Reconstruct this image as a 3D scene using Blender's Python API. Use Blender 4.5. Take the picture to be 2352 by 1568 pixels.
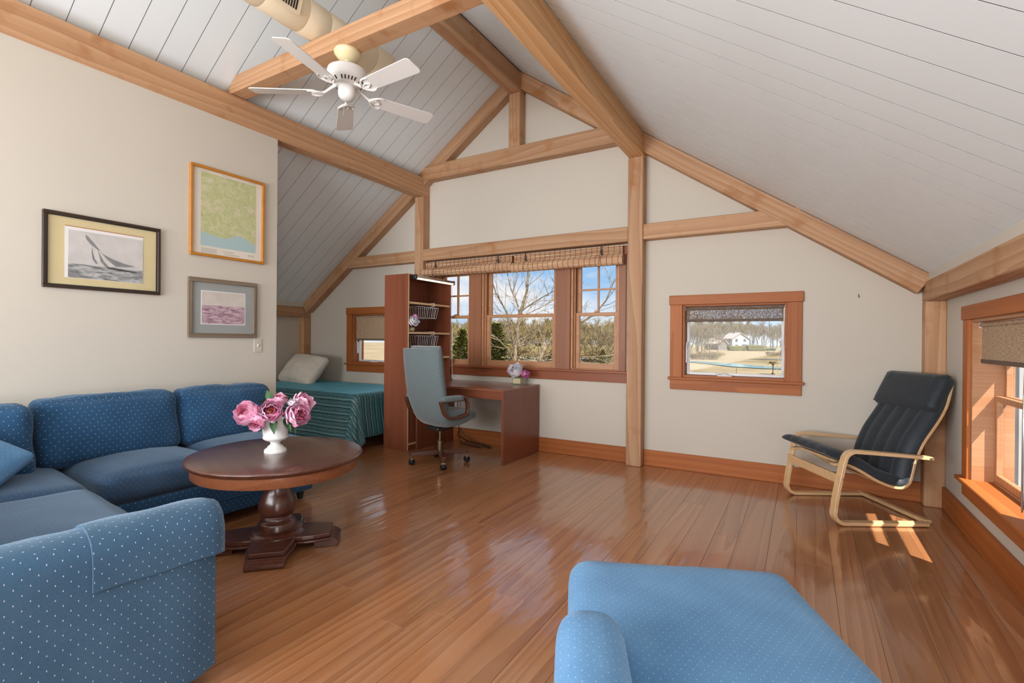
import bpy, bmesh, math, random
from mathutils import Vector, Matrix, noise as mnoise

for o in list(bpy.data.objects):
    bpy.data.objects.remove(o, do_unlink=True)
scene = bpy.context.scene
COL = scene.collection
PI = math.pi
R = random.Random(7)

# ------------------------------------------------------------------ camera
F, YAW, PITCH, ROLL = 1139.0, math.radians(30.362), math.radians(-0.103), math.radians(0.479)
fwd = Vector((-math.sin(YAW) * math.cos(PITCH), math.cos(YAW) * math.cos(PITCH), math.sin(PITCH)))
r0 = Vector((math.cos(YAW), math.sin(YAW), 0.0))
u0 = r0.cross(fwd)
rt = r0 * math.cos(ROLL) + u0 * math.sin(ROLL)
up = u0 * math.cos(ROLL) - r0 * math.sin(ROLL)
EYE = Vector((0, 0, 1.22))
cd = bpy.data.cameras.new('camera')
cam = bpy.data.objects.new('camera', cd)
COL.objects.link(cam)
cd.sensor_width = 36.0
cd.sensor_fit = 'HORIZONTAL'
cd.lens = F / 2352.0 * 36.0
cd.clip_start = 0.05
cd.clip_end = 2000
m = Matrix((rt, up, -fwd)).transposed().to_4x4()
m.translation = EYE
cam.matrix_world = m
scene.camera = cam

# ------------------------------------------------------------------ view, world, sun, fill light
vs = scene.view_settings
vs.view_transform = 'Standard'
vs.look = 'None'
vs.gamma = 1.0
vs.use_curve_mapping = False
vs.exposure = 0.0

cy = scene.cycles
cy.max_bounces = 6
cy.diffuse_bounces = 4
cy.glossy_bounces = 2
cy.transmission_bounces = 4
cy.transparent_max_bounces = 12
cy.caustics_reflective = False
cy.caustics_refractive = False

def N(nt, typ, **kw):
    n = nt.nodes.new(typ)
    for k, v in kw.items():
        if k == 'ins':
            for i, val in v.items():
                n.inputs[i].default_value = val
        else:
            setattr(n, k, v)
    return n

def ramp(nt, stops, interp='LINEAR'):
    n = nt.nodes.new('ShaderNodeValToRGB')
    cr = n.color_ramp
    cr.interpolation = interp
    while len(cr.elements) < len(stops):
        cr.elements.new(0.5)
    for e, (p, c) in zip(cr.elements, stops):
        e.position = p
        e.color = (*c, 1) if len(c) == 3 else c
    return n

world = bpy.data.worlds.new('sky')
scene.world = world
world.use_nodes = True
nt = world.node_tree
nt.nodes.clear()
tc = N(nt, 'ShaderNodeTexCoord')
sep = N(nt, 'ShaderNodeSeparateXYZ')
nt.links.new(tc.outputs['Generated'], sep.inputs[0])
g = ramp(nt, [(0.0, (0.62, 0.78, 0.95)), (0.12, (0.36, 0.62, 0.95)), (0.5, (0.20, 0.44, 0.88)), (1.0, (0.14, 0.34, 0.80))])
nt.links.new(sep.outputs['Z'], g.inputs[0])
mp = N(nt, 'ShaderNodeMapping', ins={3: (1.0, 1.0, 2.6)})
nt.links.new(tc.outputs['Generated'], mp.inputs[0])
nz = N(nt, 'ShaderNodeTexNoise', ins={'Scale': 3.4, 'Detail': 5.0, 'Roughness': 0.56, 'Distortion': 0.2})
nt.links.new(mp.outputs[0], nz.inputs[0])
cr = ramp(nt, [(0.44, (0, 0, 0)), (0.60, (1, 1, 1))])
nt.links.new(nz.outputs['Fac'], cr.inputs[0])
mx = N(nt, 'ShaderNodeMix', data_type='RGBA')
nt.links.new(cr.outputs[0], mx.inputs[0])
nt.links.new(g.outputs[0], mx.inputs[6])
mx.inputs[7].default_value = (0.97, 0.97, 0.98, 1)
bg = N(nt, 'ShaderNodeBackground', ins={1: 0.95})
nt.links.new(mx.outputs[2], bg.inputs[0])
wo = N(nt, 'ShaderNodeOutputWorld')
nt.links.new(bg.outputs[0], wo.inputs[0])

sd = bpy.data.lights.new('sun', 'SUN')
sd.energy = 10.0
sd.angle = 0.0093
sd.color = (1.0, 0.95, 0.86)
sun = bpy.data.objects.new('sun', sd)
COL.objects.link(sun)
sun.location = (8, -6, 14)
sun.rotation_euler = Vector((-0.63, 0.47, -1.0)).to_track_quat('-Z', 'Y').to_euler()

def area(name, loc, aim, sx, sy, power, color):
    d = bpy.data.lights.new(name, 'AREA')
    d.shape = 'RECTANGLE'
    d.size, d.size_y = sx, sy
    d.energy = power
    d.color = color
    o = bpy.data.objects.new(name, d)
    COL.objects.link(o)
    o.location = loc
    o.rotation_euler = (Vector(aim) - Vector(loc)).to_track_quat('-Z', 'Z').to_euler()
    return o
# added fill lights at unseen openings: rear gable, behind the partition, knee wall
area('rear_fill', (-2.2, -2.75, 1.45), (-1.4, 0.5, 2.6), 3.8, 1.8, 345, (0.98, 0.98, 1.0))
area('alcove_fill', (-5.4, -2.75, 1.2), (-5.4, 3.0, 1.3), 1.6, 1.2, 70, (0.98, 0.98, 1.0))
area('side_fill', (0.99, -0.9, 0.95), (-3.0, 0.3, 1.6), 2.2, 1.0, 50, (1.0, 0.98, 0.95))

# ------------------------------------------------------------------ mesh helpers
class MB:
    def __init__(s):
        s.v, s.f = [], []
    def add(s, vs_, fs_):
        n = len(s.v)
        s.v += [tuple(p) for p in vs_]
        s.f += [tuple(i + n for i in f) for f in fs_]
        return s
    def box(s, x0, x1, y0, y1, z0, z1):
        return s.add([(x0, y0, z0), (x1, y0, z0), (x1, y1, z0), (x0, y1, z0), (x0, y0, z1), (x1, y0, z1), (x1, y1, z1), (x0, y1, z1)],
                     [(0, 3, 2, 1), (4, 5, 6, 7), (0, 1, 5, 4), (1, 2, 6, 5), (2, 3, 7, 6), (3, 0, 4, 7)])
    def prism(s, poly, axis, a, b):
        # poly in the plane of the other two axes (kept in xyz order)
        def P(p, t):
            return {'x': (t, p[0], p[1]), 'y': (p[0], t, p[1]), 'z': (p[0], p[1], t)}[axis]
        n = len(poly)
        return s.add([P(p, a) for p in poly] + [P(p, b) for p in poly],
                     [tuple(range(n))[::-1], tuple(range(n, 2 * n))] + [(i, (i + 1) % n, n + (i + 1) % n, n + i) for i in range(n)])
    def tube(s, pts, r, sides=8, caps=True, closed=False):
        pts = [Vector(p) for p in pts]
        n = len(pts)
        rr = r if isinstance(r, (list, tuple)) else [r] * n
        rings = []
        ref = None
        for i, p in enumerate(pts):
            a = pts[(i - 1) % n] if (closed or i > 0) else p
            b = pts[(i + 1) % n] if (closed or i < n - 1) else p
            t = (b - a).normalized()
            if ref is None:
                ref = Vector((0, 0, 1)) if abs(t.z) < 0.9 else Vector((1, 0, 0))
            e1 = (ref - t * ref.dot(t))
            e1 = e1.normalized() if e1.length > 1e-6 else t.orthogonal().normalized()
            ref = e1
            e2 = t.cross(e1)
            rings.append([p + (e1 * math.cos(2 * PI * k / sides) + e2 * math.sin(2 * PI * k / sides)) * rr[i] for k in range(sides)])
        V = [q for ring in rings for q in ring]
        Fs = []
        for i in range(n if closed else n - 1):
            j = (i + 1) % n
            for k in range(sides):
                Fs.append((i * sides + k, i * sides + (k + 1) % sides, j * sides + (k + 1) % sides, j * sides + k))
        if caps and not closed:
            Fs.append(tuple(range(sides))[::-1])
            Fs.append(tuple((n - 1) * sides + k for k in range(sides)))
        return s.add(V, Fs)
    def lathe(s, prof, n=32, c=(0, 0, 0), sx=1.0, sy=1.0):
        V, Fs = [], []
        for (r, z) in prof:
            for k in range(n):
                a = 2 * PI * k / n
                V.append((c[0] + r * sx * math.cos(a), c[1] + r * sy * math.sin(a), c[2] + z))
        for i in range(len(prof) - 1):
            for k in range(n):
                Fs.append((i * n + k, i * n + (k + 1) % n, (i + 1) * n + (k + 1) % n, (i + 1) * n + k))
        if prof[0][0] > 1e-5:
            Fs.append(tuple(range(n))[::-1])
        if prof[-1][0] > 1e-5:
            Fs.append(tuple((len(prof) - 1) * n + k for k in range(n)))
        return s.add(V, Fs)
    def grid(s, nu, nv, fn, wrap_u=False, flip=False):
        V = [fn(i / (nu if wrap_u else nu - 1), j / (nv - 1)) for j in range(nv) for i in range(nu)]
        Fs = []
        for j in range(nv - 1):
            for i in range(nu if wrap_u else nu - 1):
                q = (j * nu + i, j * nu + (i + 1) % nu, (j + 1) * nu + (i + 1) % nu, (j + 1) * nu + i)
                Fs.append(q[::-1] if flip else q)
        return s.add(V, Fs)
    def sweep(s, path, normal_axis, w0, w1, th, closed=False):
        # rectangular strip: path is 2D (a, z) in a vertical plane, width along y from w0 to w1, thickness th inside the plane
        n = len(path)
        V, Fs = [], []
        for i in range(n):
            a = path[max(i - 1, 0)]
            b = path[min(i + 1, n - 1)]
            d = Vector((b[0] - a[0], b[1] - a[1])).normalized()
            nn = Vector((-d.y, d.x)) * (th / 2)
            p = Vector(path[i])
            for (q, w) in ((p - nn, w0), (p + nn, w0), (p + nn, w1), (p - nn, w1)):
                V.append((q.x, w, q.y))
        for i in range(n - 1):
            for k in range(4):
                Fs.append((i * 4 + k, i * 4 + (k + 1) % 4, (i + 1) * 4 + (k + 1) % 4, (i + 1) * 4 + k))
        Fs.append((0, 3, 2, 1))
        Fs.append(tuple((n - 1) * 4 + k for k in range(4)))
        return s.add(V, Fs)
    def rbox(s, c, h, r, bulge=(0, 0, 0), n=10, wr=0.0, seed=0, wf=6.0, fn=None):
        # rounded cushion: centre c, half sizes h, edge radius r, bulge per axis
        c, h = Vector(c), Vector(h)
        off = Vector((seed * 3.1, seed * 1.7, seed * 0.9))
        ts = [math.sin((k / n * 2 - 1) * PI / 2) * 0.35 + (k / n * 2 - 1) * 0.65 for k in range(n + 1)]
        idx = {}
        def vid(p):
            key = tuple(round(t, 5) for t in p)
            if key in idx:
                return idx[key]
            q = Vector((p[0] * h.x, p[1] * h.y, p[2] * h.z))
            inner = Vector([max(-(h[k] - r), min(h[k] - r, q[k])) for k in range(3)])
            d = q - inner
            d = d.normalized() if d.length > 1e-9 else Vector((0, 0, 0))
            pos = inner + d * r
            for k in range(3):
                a, b = [j for j in range(3) if j != k]
                pos[k] += bulge[k] * (p[k]) * (1 - p[a] ** 2) * (1 - p[b] ** 2)
            if wr:
                w = mnoise.noise(Vector((pos.x * wf, pos.y * wf, pos.z * wf)) + off)
                w2 = mnoise.noise(Vector((pos.x * wf * 3.1, pos.y * wf * 3.1, pos.z * wf * 1.2)) + off)
                pos += d * (wr * (w + 0.4 * w2)) if d.length > 0 else Vector((0, 0, 0))
            if fn:
                pos = fn(pos, p)
            s.v.append(tuple(c + pos))
            idx[key] = len(s.v) - 1
            return idx[key]
        for k in range(3):
            a, b = [(1, 2), (2, 0), (0, 1)][k]
            for sg in (-1, 1):
                for i in range(n):
                    for j in range(n):
                        quad = []
                        for (ii, jj) in ((i, j), (i + 1, j), (i + 1, j + 1), (i, j + 1)):
                            p = [0, 0, 0]
                            p[k] = sg
                            p[a] = ts[ii]
                            p[b] = ts[jj]
                            quad.append(vid(p))
                        s.f.append(tuple(quad) if sg > 0 else tuple(quad[::-1]))
        return s

def build(name, mb, mat, parent=None, loc=None, rot=None, mat4=None, smooth=False, bevel=0.0, seg=1, uv=False, ang=35, recalc=True, uvfn=None):
    me = bpy.data.meshes.new(name)
    me.from_pydata(mb.v, [], mb.f)
    if bevel or recalc:
        bm = bmesh.new()
        bm.from_mesh(me)
        if recalc:
            bmesh.ops.recalc_face_normals(bm, faces=bm.faces)
        if bevel:
            es = [e for e in bm.edges if len(e.link_faces) == 2 and e.calc_face_angle(0) > math.radians(40)]
            bmesh.ops.bevel(bm, geom=es, offset=bevel, segments=seg, affect='EDGES', profile=0.5)
        bm.to_mesh(me)
        bm.free()
    me.update()
    if smooth:
        me.polygons.foreach_set('use_smooth', [True] * len(me.polygons))
        if ang < 180:
            me.set_sharp_from_angle(angle=math.radians(ang))
    if uv:
        box_uv(me)
    if mat is not None:
        me.materials.append(mat)
    o = bpy.data.objects.new(name, me)
    COL.objects.link(o)
    if parent is not None:
        o.parent = parent
    if mat4 is not None:
        o.matrix_local = mat4
    if loc is not None:
        o.location = loc
    if rot is not None:
        o.rotation_euler = rot
    return o

def box_uv(me):
    l = me.uv_layers.new(name='UVMap')
    d = l.data
    vsx = me.vertices
    for p in me.polygons:
        n = p.normal
        a = [abs(n.x), abs(n.y), abs(n.z)]
        k = a.index(max(a))
        for li in p.loop_indices:
            co = vsx[me.loops[li].vertex_index].co
            d[li].uv = (co.y, co.z) if k == 0 else ((co.x, co.z) if k == 1 else (co.x, co.y))

def tag(o, label=None, cat=None, group=None, kind=None):
    if label: o['label'] = label
    if cat: o['category'] = cat
    if group: o['group'] = group
    if kind: o['kind'] = kind
    return o

def thing(name, label, cat, loc=(0, 0, 0), rz=0.0, group=None, kind=None):
    o = bpy.data.objects.new(name, None)
    o.empty_display_size = 0.1
    COL.objects.link(o)
    o.location = loc
    o.rotation_euler = (0, 0, rz)
    return tag(o, label, cat, group, kind)

def copy_tree(o, parent=None):
    c = o.copy()
    COL.objects.link(c)
    c.parent = parent
    for ch in list(o.children):
        copy_tree(ch, c)
    return c

AX = {'x': Matrix.Identity(3), 'y': Matrix(((0, -1, 0), (1, 0, 0), (0, 0, 1))), 'z': Matrix(((0, 0, -1), (0, 1, 0), (1, 0, 0)))}
def lbox(name, b, mat, parent=None, axis=None, bevel=0.0, seg=1):
    # box (x0,x1,y0,y1,z0,z1) whose local x runs along its grain axis
    x0, x1, y0, y1, z0, z1 = b
    d = (x1 - x0, y1 - y0, z1 - z0)
    if axis is None:
        axis = 'xyz'[d.index(max(d))]
    c = Vector(((x0 + x1) / 2, (y0 + y1) / 2, (z0 + z1) / 2))
    L, Wd, H = {'x': (d[0], d[1], d[2]), 'y': (d[1], d[0], d[2]), 'z': (d[2], d[1], d[0])}[axis]
    M = AX[axis].to_4x4()
    M.translation = c
    mb = MB().box(-L / 2, L / 2, -Wd / 2, Wd / 2, -H / 2, H / 2)
    return build(name, mb, mat, parent, mat4=M, bevel=bevel, seg=seg)

def frame_from(p0, p1, upv=(0, 0, 1)):
    p0, p1 = Vector(p0), Vector(p1)
    x = (p1 - p0).normalized()
    y = Vector(upv).cross(x).normalized()
    z = x.cross(y)
    M = Matrix((x, y, z)).transposed().to_4x4()
    M.translation = p0
    return M, (p1 - p0).length

# ------------------------------------------------------------------ materials
def newmat(name):
    mt = bpy.data.materials.new(name)
    mt.use_nodes = True
    nt = mt.node_tree
    b = nt.nodes['Principled BSDF']
    return mt, nt, b

def plain(name, col, rough=0.6, spec=0.5, metal=0.0, var=0.04, vscale=3.0, bump=0.0, bscale=200.0, sheen=0.0, coat=0.0, emit=None):
    mt, nt, b = newmat(name)
    b.inputs['Roughness'].default_value = rough
    b.inputs['Metallic'].default_value = metal
    b.inputs['Specular IOR Level'].default_value = spec
    b.inputs['Coat Weight'].default_value = coat
    b.inputs['Sheen Weight'].default_value = sheen
    tc = N(nt, 'ShaderNodeTexCoord')
    nz = N(nt, 'ShaderNodeTexNoise', ins={'Scale': vscale, 'Detail': 1.0})
    nt.links.new(tc.outputs['Object'], nz.inputs[0])
    lo = tuple(max(0, c * (1 - var)) for c in col)
    hi = tuple(min(1, c * (1 + var)) for c in col)
    rp = ramp(nt, [(0.3, lo), (0.7, hi)])
    nt.links.new(nz.outputs['Fac'], rp.inputs[0])
    nt.links.new(rp.outputs[0], b.inputs['Base Color'])
    if bump:
        n2 = N(nt, 'ShaderNodeTexNoise', ins={'Scale': bscale, 'Detail': 2.0})
        nt.links.new(tc.outputs['Object'], n2.inputs[0])
        bp = N(nt, 'ShaderNodeBump', ins={'Strength': bump, 'Distance': 0.002})
        nt.links.new(n2.outputs['Fac'], bp.inputs['Height'])
        nt.links.new(bp.outputs[0], b.inputs['Normal'])
    if emit:
        b.inputs['Emission Color'].default_value = (*emit[0], 1)
        b.inputs['Emission Strength'].default_value = emit[1]
    return mt

def wood(name, dark, mid, light, rough=0.5, ring=9.0, streak=70.0, xs=0.10, dist=2.2, var=0.10, coat=0.0, bump=0.05, wave=0.0, ringmix=0.6, blotch=None, coat_rough=0.15):
    mt, nt, b = newmat(name)
    L = nt.links.new
    b.inputs['Roughness'].default_value = rough
    b.inputs['Coat Weight'].default_value = coat
    b.inputs['Coat Roughness'].default_value = coat_rough
    tc = N(nt, 'ShaderNodeTexCoord')
    oi = N(nt, 'ShaderNodeObjectInfo')
    m1 = N(nt, 'ShaderNodeMath', operation='MULTIPLY', ins={1: 41.0})
    L(oi.outputs['Random'], m1.inputs[0])
    m2 = N(nt, 'ShaderNodeMath', operation='SINE')
    m3 = N(nt, 'ShaderNodeMath', operation='MULTIPLY', ins={1: 0.35})
    m2b = N(nt, 'ShaderNodeMath', operation='MULTIPLY', ins={1: 917.0})
    L(oi.outputs['Random'], m2b.inputs[0]); L(m2b.outputs[0], m2.inputs[0]); L(m2.outputs[0], m3.inputs[0])
    m4 = N(nt, 'ShaderNodeMath', operation='COSINE')
    L(m2b.outputs[0], m4.inputs[0])
    m5 = N(nt, 'ShaderNodeMath', operation='MULTIPLY', ins={1: 0.22})
    L(m4.outputs[0], m5.inputs[0])
    cx = N(nt, 'ShaderNodeCombineXYZ')
    L(m1.outputs[0], cx.inputs[0]); L(m3.outputs[0], cx.inputs[1]); L(m5.outputs[0], cx.inputs[2])
    ad = N(nt, 'ShaderNodeVectorMath', operation='ADD')
    L(tc.outputs['Object'], ad.inputs[0]); L(cx.outputs[0], ad.inputs[1])
    mp = N(nt, 'ShaderNodeMapping', ins={3: (xs, 1.0, 1.0)})
    L(ad.outputs[0], mp.inputs[0])
    # growth rings round the local x axis, bent by stretched noise
    n1 = N(nt, 'ShaderNodeTexNoise', ins={'Scale': 3.2, 'Detail': 2.0, 'Roughness': 0.5})
    L(mp.outputs[0], n1.inputs[0])
    sc = N(nt, 'ShaderNodeVectorMath', operation='SCALE')
    sub = N(nt, 'ShaderNodeVectorMath', operation='SUBTRACT', ins={1: (0.5, 0.5, 0.5)})
    L(n1.outputs['Color'], sub.inputs[0]); L(sub.outputs[0], sc.inputs[0])
    sc.inputs['Scale'].default_value = 0.09 * dist
    ad2 = N(nt, 'ShaderNodeVectorMath', operation='ADD')
    L(mp.outputs[0], ad2.inputs[0]); L(sc.outputs[0], ad2.inputs[1])
    wv = N(nt, 'ShaderNodeTexWave', wave_type='RINGS', rings_direction='X', wave_profile='SAW', ins={'Scale': ring, 'Distortion': 0.6, 'Detail': 1.0, 'Detail Scale': 1.5})
    L(ad2.outputs[0], wv.inputs[0])
    mp2 = N(nt, 'ShaderNodeMapping', ins={3: (1.4, streak, streak)})
    L(ad.outputs[0], mp2.inputs[0])
    n2 = N(nt, 'ShaderNodeTexNoise', ins={'Scale': 1.0, 'Detail': 2.0, 'Roughness': 0.6})
    L(mp2.outputs[0], n2.inputs[0])
    mixf = N(nt, 'ShaderNodeMix', data_type='FLOAT', ins={0: 1 - ringmix})
    L(wv.outputs['Fac'], mixf.inputs[2]); L(n2.outputs['Fac'], mixf.inputs[3])
    rp = ramp(nt, [(0.15, light), (0.5, mid), (0.92, dark)])
    L(mixf.outputs[0], rp.inputs[0])
    # per piece value and slow blotches
    n3 = N(nt, 'ShaderNodeTexNoise', ins={'Scale': 2.0, 'Detail': 1.0})
    mp3 = N(nt, 'ShaderNodeMapping', ins={3: (0.5, 2.0, 2.0)})
    L(ad.outputs[0], mp3.inputs[0]); L(mp3.outputs[0], n3.inputs[0])
    a1 = N(nt, 'ShaderNodeMath', operation='MULTIPLY_ADD', ins={1: var * 2, 2: 1 - var})
    L(oi.outputs['Random'], a1.inputs[0])
    a2 = N(nt, 'ShaderNodeMath', operation='MULTIPLY_ADD', ins={1: var * 1.6, 2: -var * 0.8})
    L(n3.outputs['Fac'], a2.inputs[0])
    a3 = N(nt, 'ShaderNodeMath', operation='ADD')
    L(a1.outputs[0], a3.inputs[0]); L(a2.outputs[0], a3.inputs[1])
    hs = N(nt, 'ShaderNodeHueSaturation')
    L(rp.outputs[0], hs.inputs['Color']); L(a3.outputs[0], hs.inputs['Value'])
    last = hs.outputs[0]
    if blotch:
        n5 = N(nt, 'ShaderNodeTexNoise', ins={'Scale': 5.0, 'Detail': 3.0})
        L(ad.outputs[0], n5.inputs[0])
        r5 = ramp(nt, [(0.56, (0, 0, 0)), (0.74, (0.75, 0.75, 0.75))])
        L(n5.outputs['Fac'], r5.inputs[0])
        mx5 = N(nt, 'ShaderNodeMix', data_type='RGBA')
        L(r5.outputs[0], mx5.inputs[0]); L(last, mx5.inputs[6])
        mx5.inputs[7].default_value = (*blotch, 1)
        last = mx5.outputs[2]
    L(last, b.inputs['Base Color'])
    bp = N(nt, 'ShaderNodeBump', ins={'Strength': bump, 'Distance': 0.002})
    L(mixf.outputs[0], bp.inputs['Height'])
    nrm = bp
    if wave:
        n4 = N(nt, 'ShaderNodeTexNoise', ins={'Scale': 5.0, 'Detail': 2.0})
        mp4 = N(nt, 'ShaderNodeMapping', ins={3: (0.55, 2.2, 1.0)})
        L(ad.outputs[0], mp4.inputs[0]); L(mp4.outputs[0], n4.inputs[0])
        bp2 = N(nt, 'ShaderNodeBump', ins={'Strength': wave, 'Distance': 0.012})
        L(n4.outputs['Fac'], bp2.inputs['Height']); L(bp.outputs[0], bp2.inputs['Normal'])
        nrm = bp2
        L(bp2.outputs[0], b.inputs['Coat Normal'])
    L(nrm.outputs[0], b.inputs['Normal'])
    return mt

def dotted(name, base, light, dot=(0.75, 0.82, 0.9), pitch=0.030, dw=0.038, dh=0.082, sheen=0.35):
    mt, nt, b = newmat(name)
    L = nt.links.new
    b.inputs['Roughness'].default_value = 0.92
    b.inputs['Specular IOR Level'].default_value = 0.15
    b.inputs['Sheen Weight'].default_value = sheen
    b.inputs['Sheen Roughness'].default_value = 0.5
    b.inputs['Sheen Tint'].default_value = (0.6, 0.8, 1.0, 1)
    tc = N(nt, 'ShaderNodeTexCoord')
    sp = N(nt, 'ShaderNodeSeparateXYZ')
    L(tc.outputs['UV'], sp.inputs[0])
    def M(op, a, bb=None, c=None):
        n = N(nt, 'ShaderNodeMath', operation=op)
        for i, x in enumerate((a, bb, c)):
            if x is None: continue
            if isinstance(x, (int, float)): n.inputs[i].default_value = x
            else: L(x, n.inputs[i])
        return n.outputs[0]
    v = M('DIVIDE', sp.outputs['Y'], pitch * 0.62)
    row = M('FLOOR', v)
    par = M('MULTIPLY', M('MODULO', M('ABSOLUTE', row), 2.0), 0.5)
    u = M('ADD', M('DIVIDE', sp.outputs['X'], pitch), par)
    fu = M('DIVIDE', M('SUBTRACT', M('FRACT', u), 0.5), dw)
    fv = M('DIVIDE', M('SUBTRACT', M('FRACT', v), 0.5), dh * 1.5)
    dd = M('ADD', M('MULTIPLY', fu, fu), M('MULTIPLY', fv, fv))
    isd = M('LESS_THAN', dd, 1.0)
    n1 = N(nt, 'ShaderNodeTexNoise', ins={'Scale': 420.0, 'Detail': 2.0, 'Roughness': 0.7})
    L(tc.outputs['Object'], n1.inputs[0])
    n2 = N(nt, 'ShaderNodeTexNoise', ins={'Scale': 5.0, 'Detail': 2.0})
    L(tc.outputs['Object'], n2.inputs[0])
    f = M('MULTIPLY_ADD', n2.outputs['Fac'], 0.35, M('MULTIPLY', n1.outputs['Fac'], 0.65))
    rp = ramp(nt, [(0.34, base), (0.66, light)])
    L(f, rp.inputs[0])
    mx = N(nt, 'ShaderNodeMix', data_type='RGBA')
    L(M('MULTIPLY', isd, 0.55), mx.inputs[0]); L(rp.outputs[0], mx.inputs[6])
    mx.inputs[7].default_value = (*dot, 1)
    L(mx.outputs[2], b.inputs['Base Color'])
    bp = N(nt, 'ShaderNodeBump', ins={'Strength': 0.35, 'Distance': 0.0015})
    L(n1.outputs['Fac'], bp.inputs['Height']); L(bp.outputs[0], b.inputs['Normal'])
    return mt

def glassmat(name, tint=(1, 1, 1), gloss=0.08):
    mt = bpy.data.materials.new(name)
    mt.use_nodes = True
    nt = mt.node_tree
    nt.nodes.clear()
    t = N(nt, 'ShaderNodeBsdfTransparent', ins={0: (*tint, 1)})
    gl = N(nt, 'ShaderNodeBsdfGlossy', ins={'Roughness': 0.02})
    lw = N(nt, 'ShaderNodeLayerWeight', ins={0: 0.5})
    fr = N(nt, 'ShaderNodeMath', operation='POWER', ins={1: 5.0})
    nt.links.new(lw.outputs['Facing'], fr.inputs[0])
    mm = N(nt, 'ShaderNodeMath', operation='MULTIPLY_ADD', ins={1: 0.25, 2: gloss * 0.08})
    mix = N(nt, 'ShaderNodeMixShader')
    out = N(nt, 'ShaderNodeOutputMaterial')
    nt.links.new(fr.outputs[0], mm.inputs[0])
    nt.links.new(mm.outputs[0], mix.inputs[0]); nt.links.new(t.outputs[0], mix.inputs[1]); nt.links.new(gl.outputs[0], mix.inputs[2])
    nt.links.new(mix.outputs[0], out.inputs[0])
    return mt

M = {}
M['wall'] = plain('painted_plaster', (0.62, 0.58, 0.505), 0.85, 0.25, var=0.012, vscale=1.5, bump=0.04, bscale=60)
M['ceil'] = plain('white_ceiling_paint', (0.785, 0.865, 0.90), 0.42, 0.35, var=0.015, vscale=2.0)
M['ceil_back'] = plain('ceiling_groove', (0.15, 0.155, 0.155), 0.8, 0.2)
M['timber'] = wood('fir_timber', (0.375, 0.190, 0.092), (0.485, 0.275, 0.145), (0.565, 0.350, 0.200), 0.6, ring=6.0, streak=60, xs=0.08, dist=3.4, var=0.10, ringmix=0.5, blotch=(0.36, 0.14, 0.035))
M['timber_bounce'] = wood('bounce_lit_fir_timber', (0.50, 0.25, 0.10), (0.64, 0.37, 0.17), (0.72, 0.46, 0.24), 0.55, ring=6.0, streak=60, xs=0.08, dist=3.4, var=0.05, ringmix=0.5)  # paler fir: sunlit bounce light put into the wood colour
M['trim'] = wood('stained_fir_trim', (0.29, 0.074, 0.012), (0.385, 0.112, 0.020), (0.45, 0.15, 0.033), 0.55, ring=6.0, streak=80, xs=0.07, dist=1.6, var=0.08, ringmix=0.35)
M['trim_hazed'] = wood('hazed_mullion_casing', (0.23, 0.085, 0.038), (0.30, 0.122, 0.060), (0.35, 0.155, 0.080), 0.5, ring=6.0, streak=80, xs=0.07, dist=1.4, var=0.06, ringmix=0.3)  # window haze put into the casing colour of the triple window
M['trim_red'] = wood('red_brown_trim', (0.19, 0.046, 0.014), (0.26, 0.070, 0.022), (0.31, 0.095, 0.033), 0.45, ring=6.0, streak=80, xs=0.07, dist=1.4, var=0.06, ringmix=0.35)
M['sash'] = wood('window_sash_wood', (0.40, 0.17, 0.07), (0.50, 0.25, 0.12), (0.56, 0.31, 0.17), 0.45, ring=6.0, streak=90, xs=0.07, dist=1.2, var=0.05, ringmix=0.3)
M['floor'] = wood('fir_floor', (0.27, 0.102, 0.038), (0.405, 0.172, 0.070), (0.46, 0.215, 0.095), 0.28, ring=6.0, streak=60, xs=0.06, dist=4.5, var=0.10, coat=0.9, bump=0.03, wave=0.35, ringmix=0.5, coat_rough=0.10)
M['floor_base'] = plain('subfloor_dark', (0.05, 0.02, 0.01), 0.8)
M['birch'] = wood('birch_plywood', (0.62, 0.38, 0.17), (0.72, 0.48, 0.25), (0.78, 0.56, 0.33), 0.38, ring=5.0, streak=110, xs=0.05, dist=0.6, var=0.03, ringmix=0.25, coat=0.2)
M['cherry'] = wood('red_cherry_laminate', (0.15, 0.040, 0.018), (0.205, 0.058, 0.026), (0.25, 0.078, 0.035), 0.36, ring=5.0, streak=60, xs=0.05, dist=0.8, var=0.05, ringmix=0.3, coat=0.2)
M['cherry_gloss'] = wood('polished_cherry_laminate', (0.19, 0.055, 0.026), (0.25, 0.078, 0.038), (0.30, 0.10, 0.05), 0.3, ring=5.0, streak=60, xs=0.05, dist=0.8, var=0.03, ringmix=0.3, coat=0.7, coat_rough=0.18)
M['mahog'] = wood('mahogany_polish', (0.055, 0.016, 0.010), (0.090, 0.027, 0.015), (0.12, 0.040, 0.022), 0.3, ring=5.0, streak=70, xs=0.08, dist=1.0, var=0.04, ringmix=0.35, coat=0.6, coat_rough=0.22)
M['apron'] = wood('mahogany_apron', (0.19, 0.060, 0.024), (0.25, 0.085, 0.036), (0.30, 0.11, 0.05), 0.35, ring=4.0, streak=60, xs=0.08, dist=0.8, var=0.04, ringmix=0.3, coat=0.3)
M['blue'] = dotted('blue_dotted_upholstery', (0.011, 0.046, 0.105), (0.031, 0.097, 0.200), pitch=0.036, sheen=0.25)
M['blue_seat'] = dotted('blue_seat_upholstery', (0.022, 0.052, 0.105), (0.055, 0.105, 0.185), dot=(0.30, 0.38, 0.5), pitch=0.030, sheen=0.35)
M['blue_worn'] = dotted('faded_blue_upholstery', (0.030, 0.075, 0.135), (0.062, 0.128, 0.205), pitch=0.034, sheen=0.35)
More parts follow.
